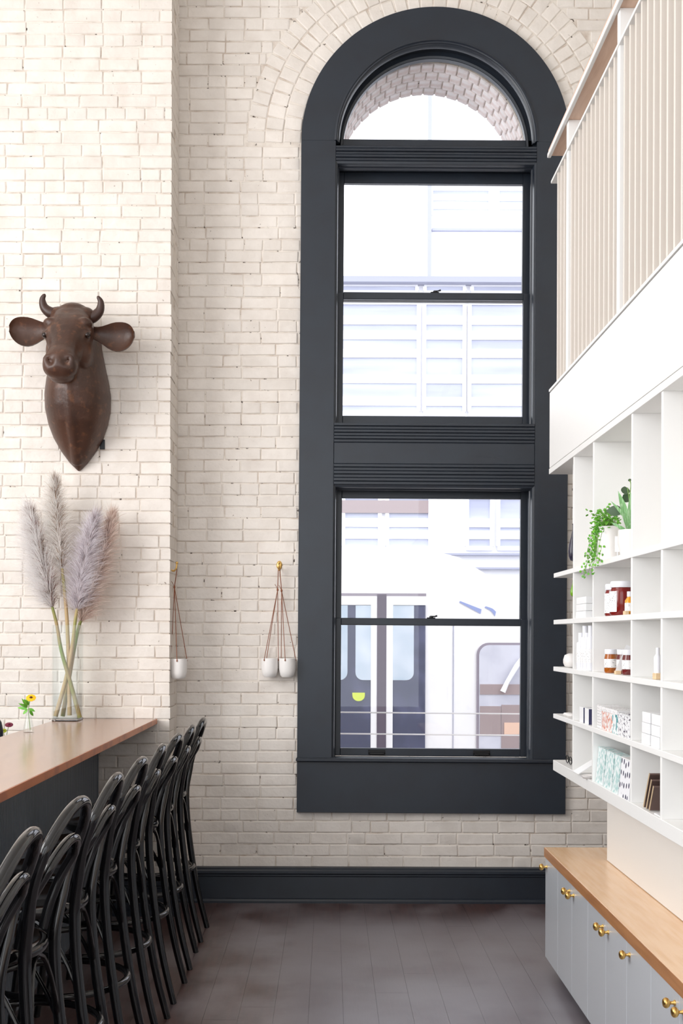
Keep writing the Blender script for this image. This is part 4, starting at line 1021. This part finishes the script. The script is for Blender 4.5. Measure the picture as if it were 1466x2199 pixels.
dots = printed('dotted_print', lin(244, 242, 242), lin(60, 50, 66), 95, .22, .16, kind='v'); orange_leafp = printed('orange_leaf_print', lin(244, 240, 238), lin(214, 96, 40), 60, .53, .58, (1, 2.4, 1.2)); teal_leafp = printed('teal_leaf_print', lin(240, 244, 244), lin(70, 150, 156), 42, .52, .56, (1, 1.6, 1)); speck = printed('speckled_print', lin(244, 244, 246), lin(86, 76, 96), 120, .57, .63)
boxes = [(1282, 1291, dots, 1.014, .088, 'black-dotted box at the back left on the fourth shelf'), (1292, 1314, orange_leafp, 1.012, .085, 'box with orange leaf print on the fourth shelf'), (1314.5, 1326, teal_leafp, 1.014, .084, 'box with teal leaf print on the fourth shelf'), (1326.5, 1340, speck, 1.008, .080, 'purple-speckled box in front on the fourth shelf'), (1341, 1352, speck, 1.008, .078, 'pale speckled box next to the divider on the fourth shelf')]
for xa, xb, mm, X, h_, lb in boxes:
    ya, yb = yat(xb, X)+.002, yat(xa, X)-.002; t = thing('candle_box', (X+.03, (ya+yb)/2, SZ[3]), lb, 'box', 'patterned boxes on the fourth shelf')
    MB().box(X, X+.07, ya, yb, SZ[3]+.0003, SZ[3]+h_-.016, .001).build('body', mm, t); MB().box(X-.001, X+.071, ya-.001, yb+.001, SZ[3]+h_-.0155, SZ[3]+h_, .001).build('lid', dots if mm is not speck else speck, t)
Ya = yat(1377, 1.012)
for k in range(2):
    for r in range(3):
        z = SZ[3]+.0003+.0345*r; bx('white_carton', 1.012+.001*r, 1.075, Ya-.10-.115*k, Ya-.115*k-.004, z, z+.0335, white_card, nm[r]+(' white carton, left' if k == 0 else ' white carton, right')+' stack in the third cell of the fourth shelf', 'box', 'white cartons on the fourth shelf')
# --- bottom row
c = put(1222, 5.24, 4); t = thing('folded_sunglasses', c, 'dark folded spectacles at the far end of the bottom shelf', 'glasses'); m = MB()
for s in (-1, 1): m.tube([c+Vector((.0, s*.035+.028*math.cos(a), .004+.016*(1+math.sin(a)))) for a in [2*PI*i/16 for i in range(16)]], .0022, 6, closed=True)
m.tube([c+Vector((0, -.008, .024)), c+Vector((0, .008, .024))], .002, 6); m.tube([c+Vector((.004, -.06, .022)), c+Vector((.03, .05, .006))], .002, 6); m.tube([c+Vector((.004, .06, .022)), c+Vector((.026, -.05, .004))], .002, 6); m.build('frame', black_metal, t, 60)
c = put(1260, 4.83, 4)
t = thing('tilted_card', c, 'white card propped aslant over a small dish on the bottom shelf', 'card')
q = MB().box(-.045, .045, -.05, .05, -.0015, .0015).build('card', white_card, t, loc=(0, 0, 0)); q.location = (0, .03, .030); q.rotation_euler = (0, math.radians(-32), 0)
c2 = put(1263, 4.72, 4); o = MB(); o.lathe([(0, .0003), (.018, .0003), (.027, .010), (.028, .014), (.024, .011), (0, .006)], c2, 20); o = o.build('small_dish', ceramic, loc=tuple(c2), smooth=60); tag(o, 'small white dish beside the tilted card on the bottom shelf', 'dish')
mint = printed('mint_print', lin(236, 244, 244), lin(180, 214, 212), 60, .48, .58); drops = printed('navy_drop_print', lin(244, 244, 248), lin(60, 56, 84), 34, .30, .24, (1, 1, .8), kind='v')
for xa, xb, mm, X, lb in ((1279, 1295, mint, 1.016, 'mint printed pouch, left of the three on the bottom shelf'), (1296, 1313, mint, 1.013, 'mint printed pouch, middle of the three on the bottom shelf'), (1314, 1327, mint, 1.010, 'mint printed pouch beside the navy drop print on the bottom shelf'), (1328, 1351, drops, 1.008, 'white pouch printed with navy drops on the bottom shelf')):
    ya, yb = yat(xb, X)+.003, yat(xa, X)-.003; t = thing('printed_pouch', (X+.03, (ya+yb)/2, SZ[4]), lb, 'pouch', 'printed pouches on the bottom shelf'); h_ = .13
    MB().loft([[(X-.0+.012*f, ya, SZ[4]+.0003+h_*f), (X+.012*f, yb, SZ[4]+.0003+h_*f), (X+.06-.010*f, yb, SZ[4]+.0003+h_*f), (X+.06-.010*f, ya, SZ[4]+.0003+h_*f)] for f in (0, .5, 1)]).build('body', mm, t)
    MB().box(X+.010, X+.052, ya-.002, yb+.002, SZ[4]+h_, SZ[4]+h_+.004, .001).build('rim', mint if mm is mint else dots, t)
cover = mat('dark_brown_cover', lin(104, 82, 76), .5); edge_ = mat('tan_edge', lin(196, 172, 140), .6)
for k in range(3):
    c = Vector((1.045, 3.80-.035*k, SZ[4])); t = thing('leaning_frame', c, ('front', 'middle', 'back')[k]+' dark brown board leaning in the bottom shelf cell', 'board', 'boards leaning on the bottom shelf')
    hh = .135-.02*k
    a_ = MB().box(-.03, .06, -.004, .004, 0, hh, .001).build('panel', cover, t, loc=(0, 0, 0)); b_ = MB().box(-.0315, -.030, -.0045, .0045, 0, hh, .0004).build('edge', edge_, t, loc=(0, 0, 0))
    for q in (a_, b_): q.rotation_euler = (math.radians(32), 0, 0); q.location = (0, .11, .004)
c = Vector((1.012, 3.735, SZ[4])); bx('folded_card', c.x, c.x+.06, c.y-.05, c.y+.04, SZ[4]+.0003, SZ[4]+.004, white_card, 'white folded card lying before the leaning boards', 'card')

# ------------------------------------------------------------------ low cabinets and worktop
ZT = .569; YCF = F*XR/(1172.4-VX)
wt = thing('worktop', (1.28, 3.1, ZT-.043), 'long honey-coloured wooden worktop on the low cabinets', 'worktop')
MB().box(XR-.003, 1.56, .6, YCF+.01, ZT-.043, ZT, .002).build('board', top_wood_glare, wt)
MB().box(XR-.005, XR-.0028, .6, YCF+.01, ZT-.043, ZT-.0005, .0005).build('front_edge', edge_wood, wt)  # wood's own darker brown, without the glare painted into the top
seam = [YCF-.308*k for k in range(12)]
units = [(0, 1), (1, 3), (3, 5), (5, 6), (6, 8), (8, 10)]
kn_ = {0: 'far', 1: 'near', 2: 'far', 3: 'near', 4: 'far', 5: 'far', 6: 'near', 7: 'far', 8: 'near', 9: 'far'}
ULAB = ['pale grey single-door cabinet at the far end under the worktop', 'pale grey two-door cabinet second from the window wall', 'pale grey two-door cabinet in the middle of the low row', 'pale grey single-door cabinet with one brass knob, fourth from the window wall', 'pale grey two-door cabinet at the right picture edge', 'pale grey two-door cabinet nearest the viewer']
knob = MB().lathe([(.0085, 0), (.0085, .003), (.0050, .006), (.0046, .014), (.0085, .0165), (.0135, .0205), (.0155, .026), (.0145, .0315), (.010, .0355), (.004, .037), (0, .0372)], (0, 0, 0), 20, '-x').mesh('knob', 50); knob.materials.append(brass)
for ui, (a, b_) in enumerate(units):
    ya, yb = seam[b_], seam[a]
    t = thing('low_cabinet', (1.28, (ya+yb)/2, 0), ULAB[ui], 'cabinet', 'low cabinets along the right wall')
    MB().box(XR+.022, 1.53, ya+.001, yb-.001, .062, ZT-.0435).build('carcass', grey_paint, t)
    MB().box(XR+.07, 1.53, ya+.001, yb-.001, 0, .062).build('plinth', rib_paint, t)
    for k in range(a, b_):
        d0, d1 = seam[k+1]+.0016, seam[k]-.0016
        dr = MB().box(XR, XR+.021, d0, d1, .064, ZT-.046, .0015).build('door', grey_paint, t)
        o = bpy.data.objects.new('knob', knob); C.objects.link(o); o.parent = dr
        po_ = ORG[t.as_pointer()]; o.location = (XR-po_[0], (d1-.042 if kn_[k] == 'far' else d0+.042)-po_[1], .487)
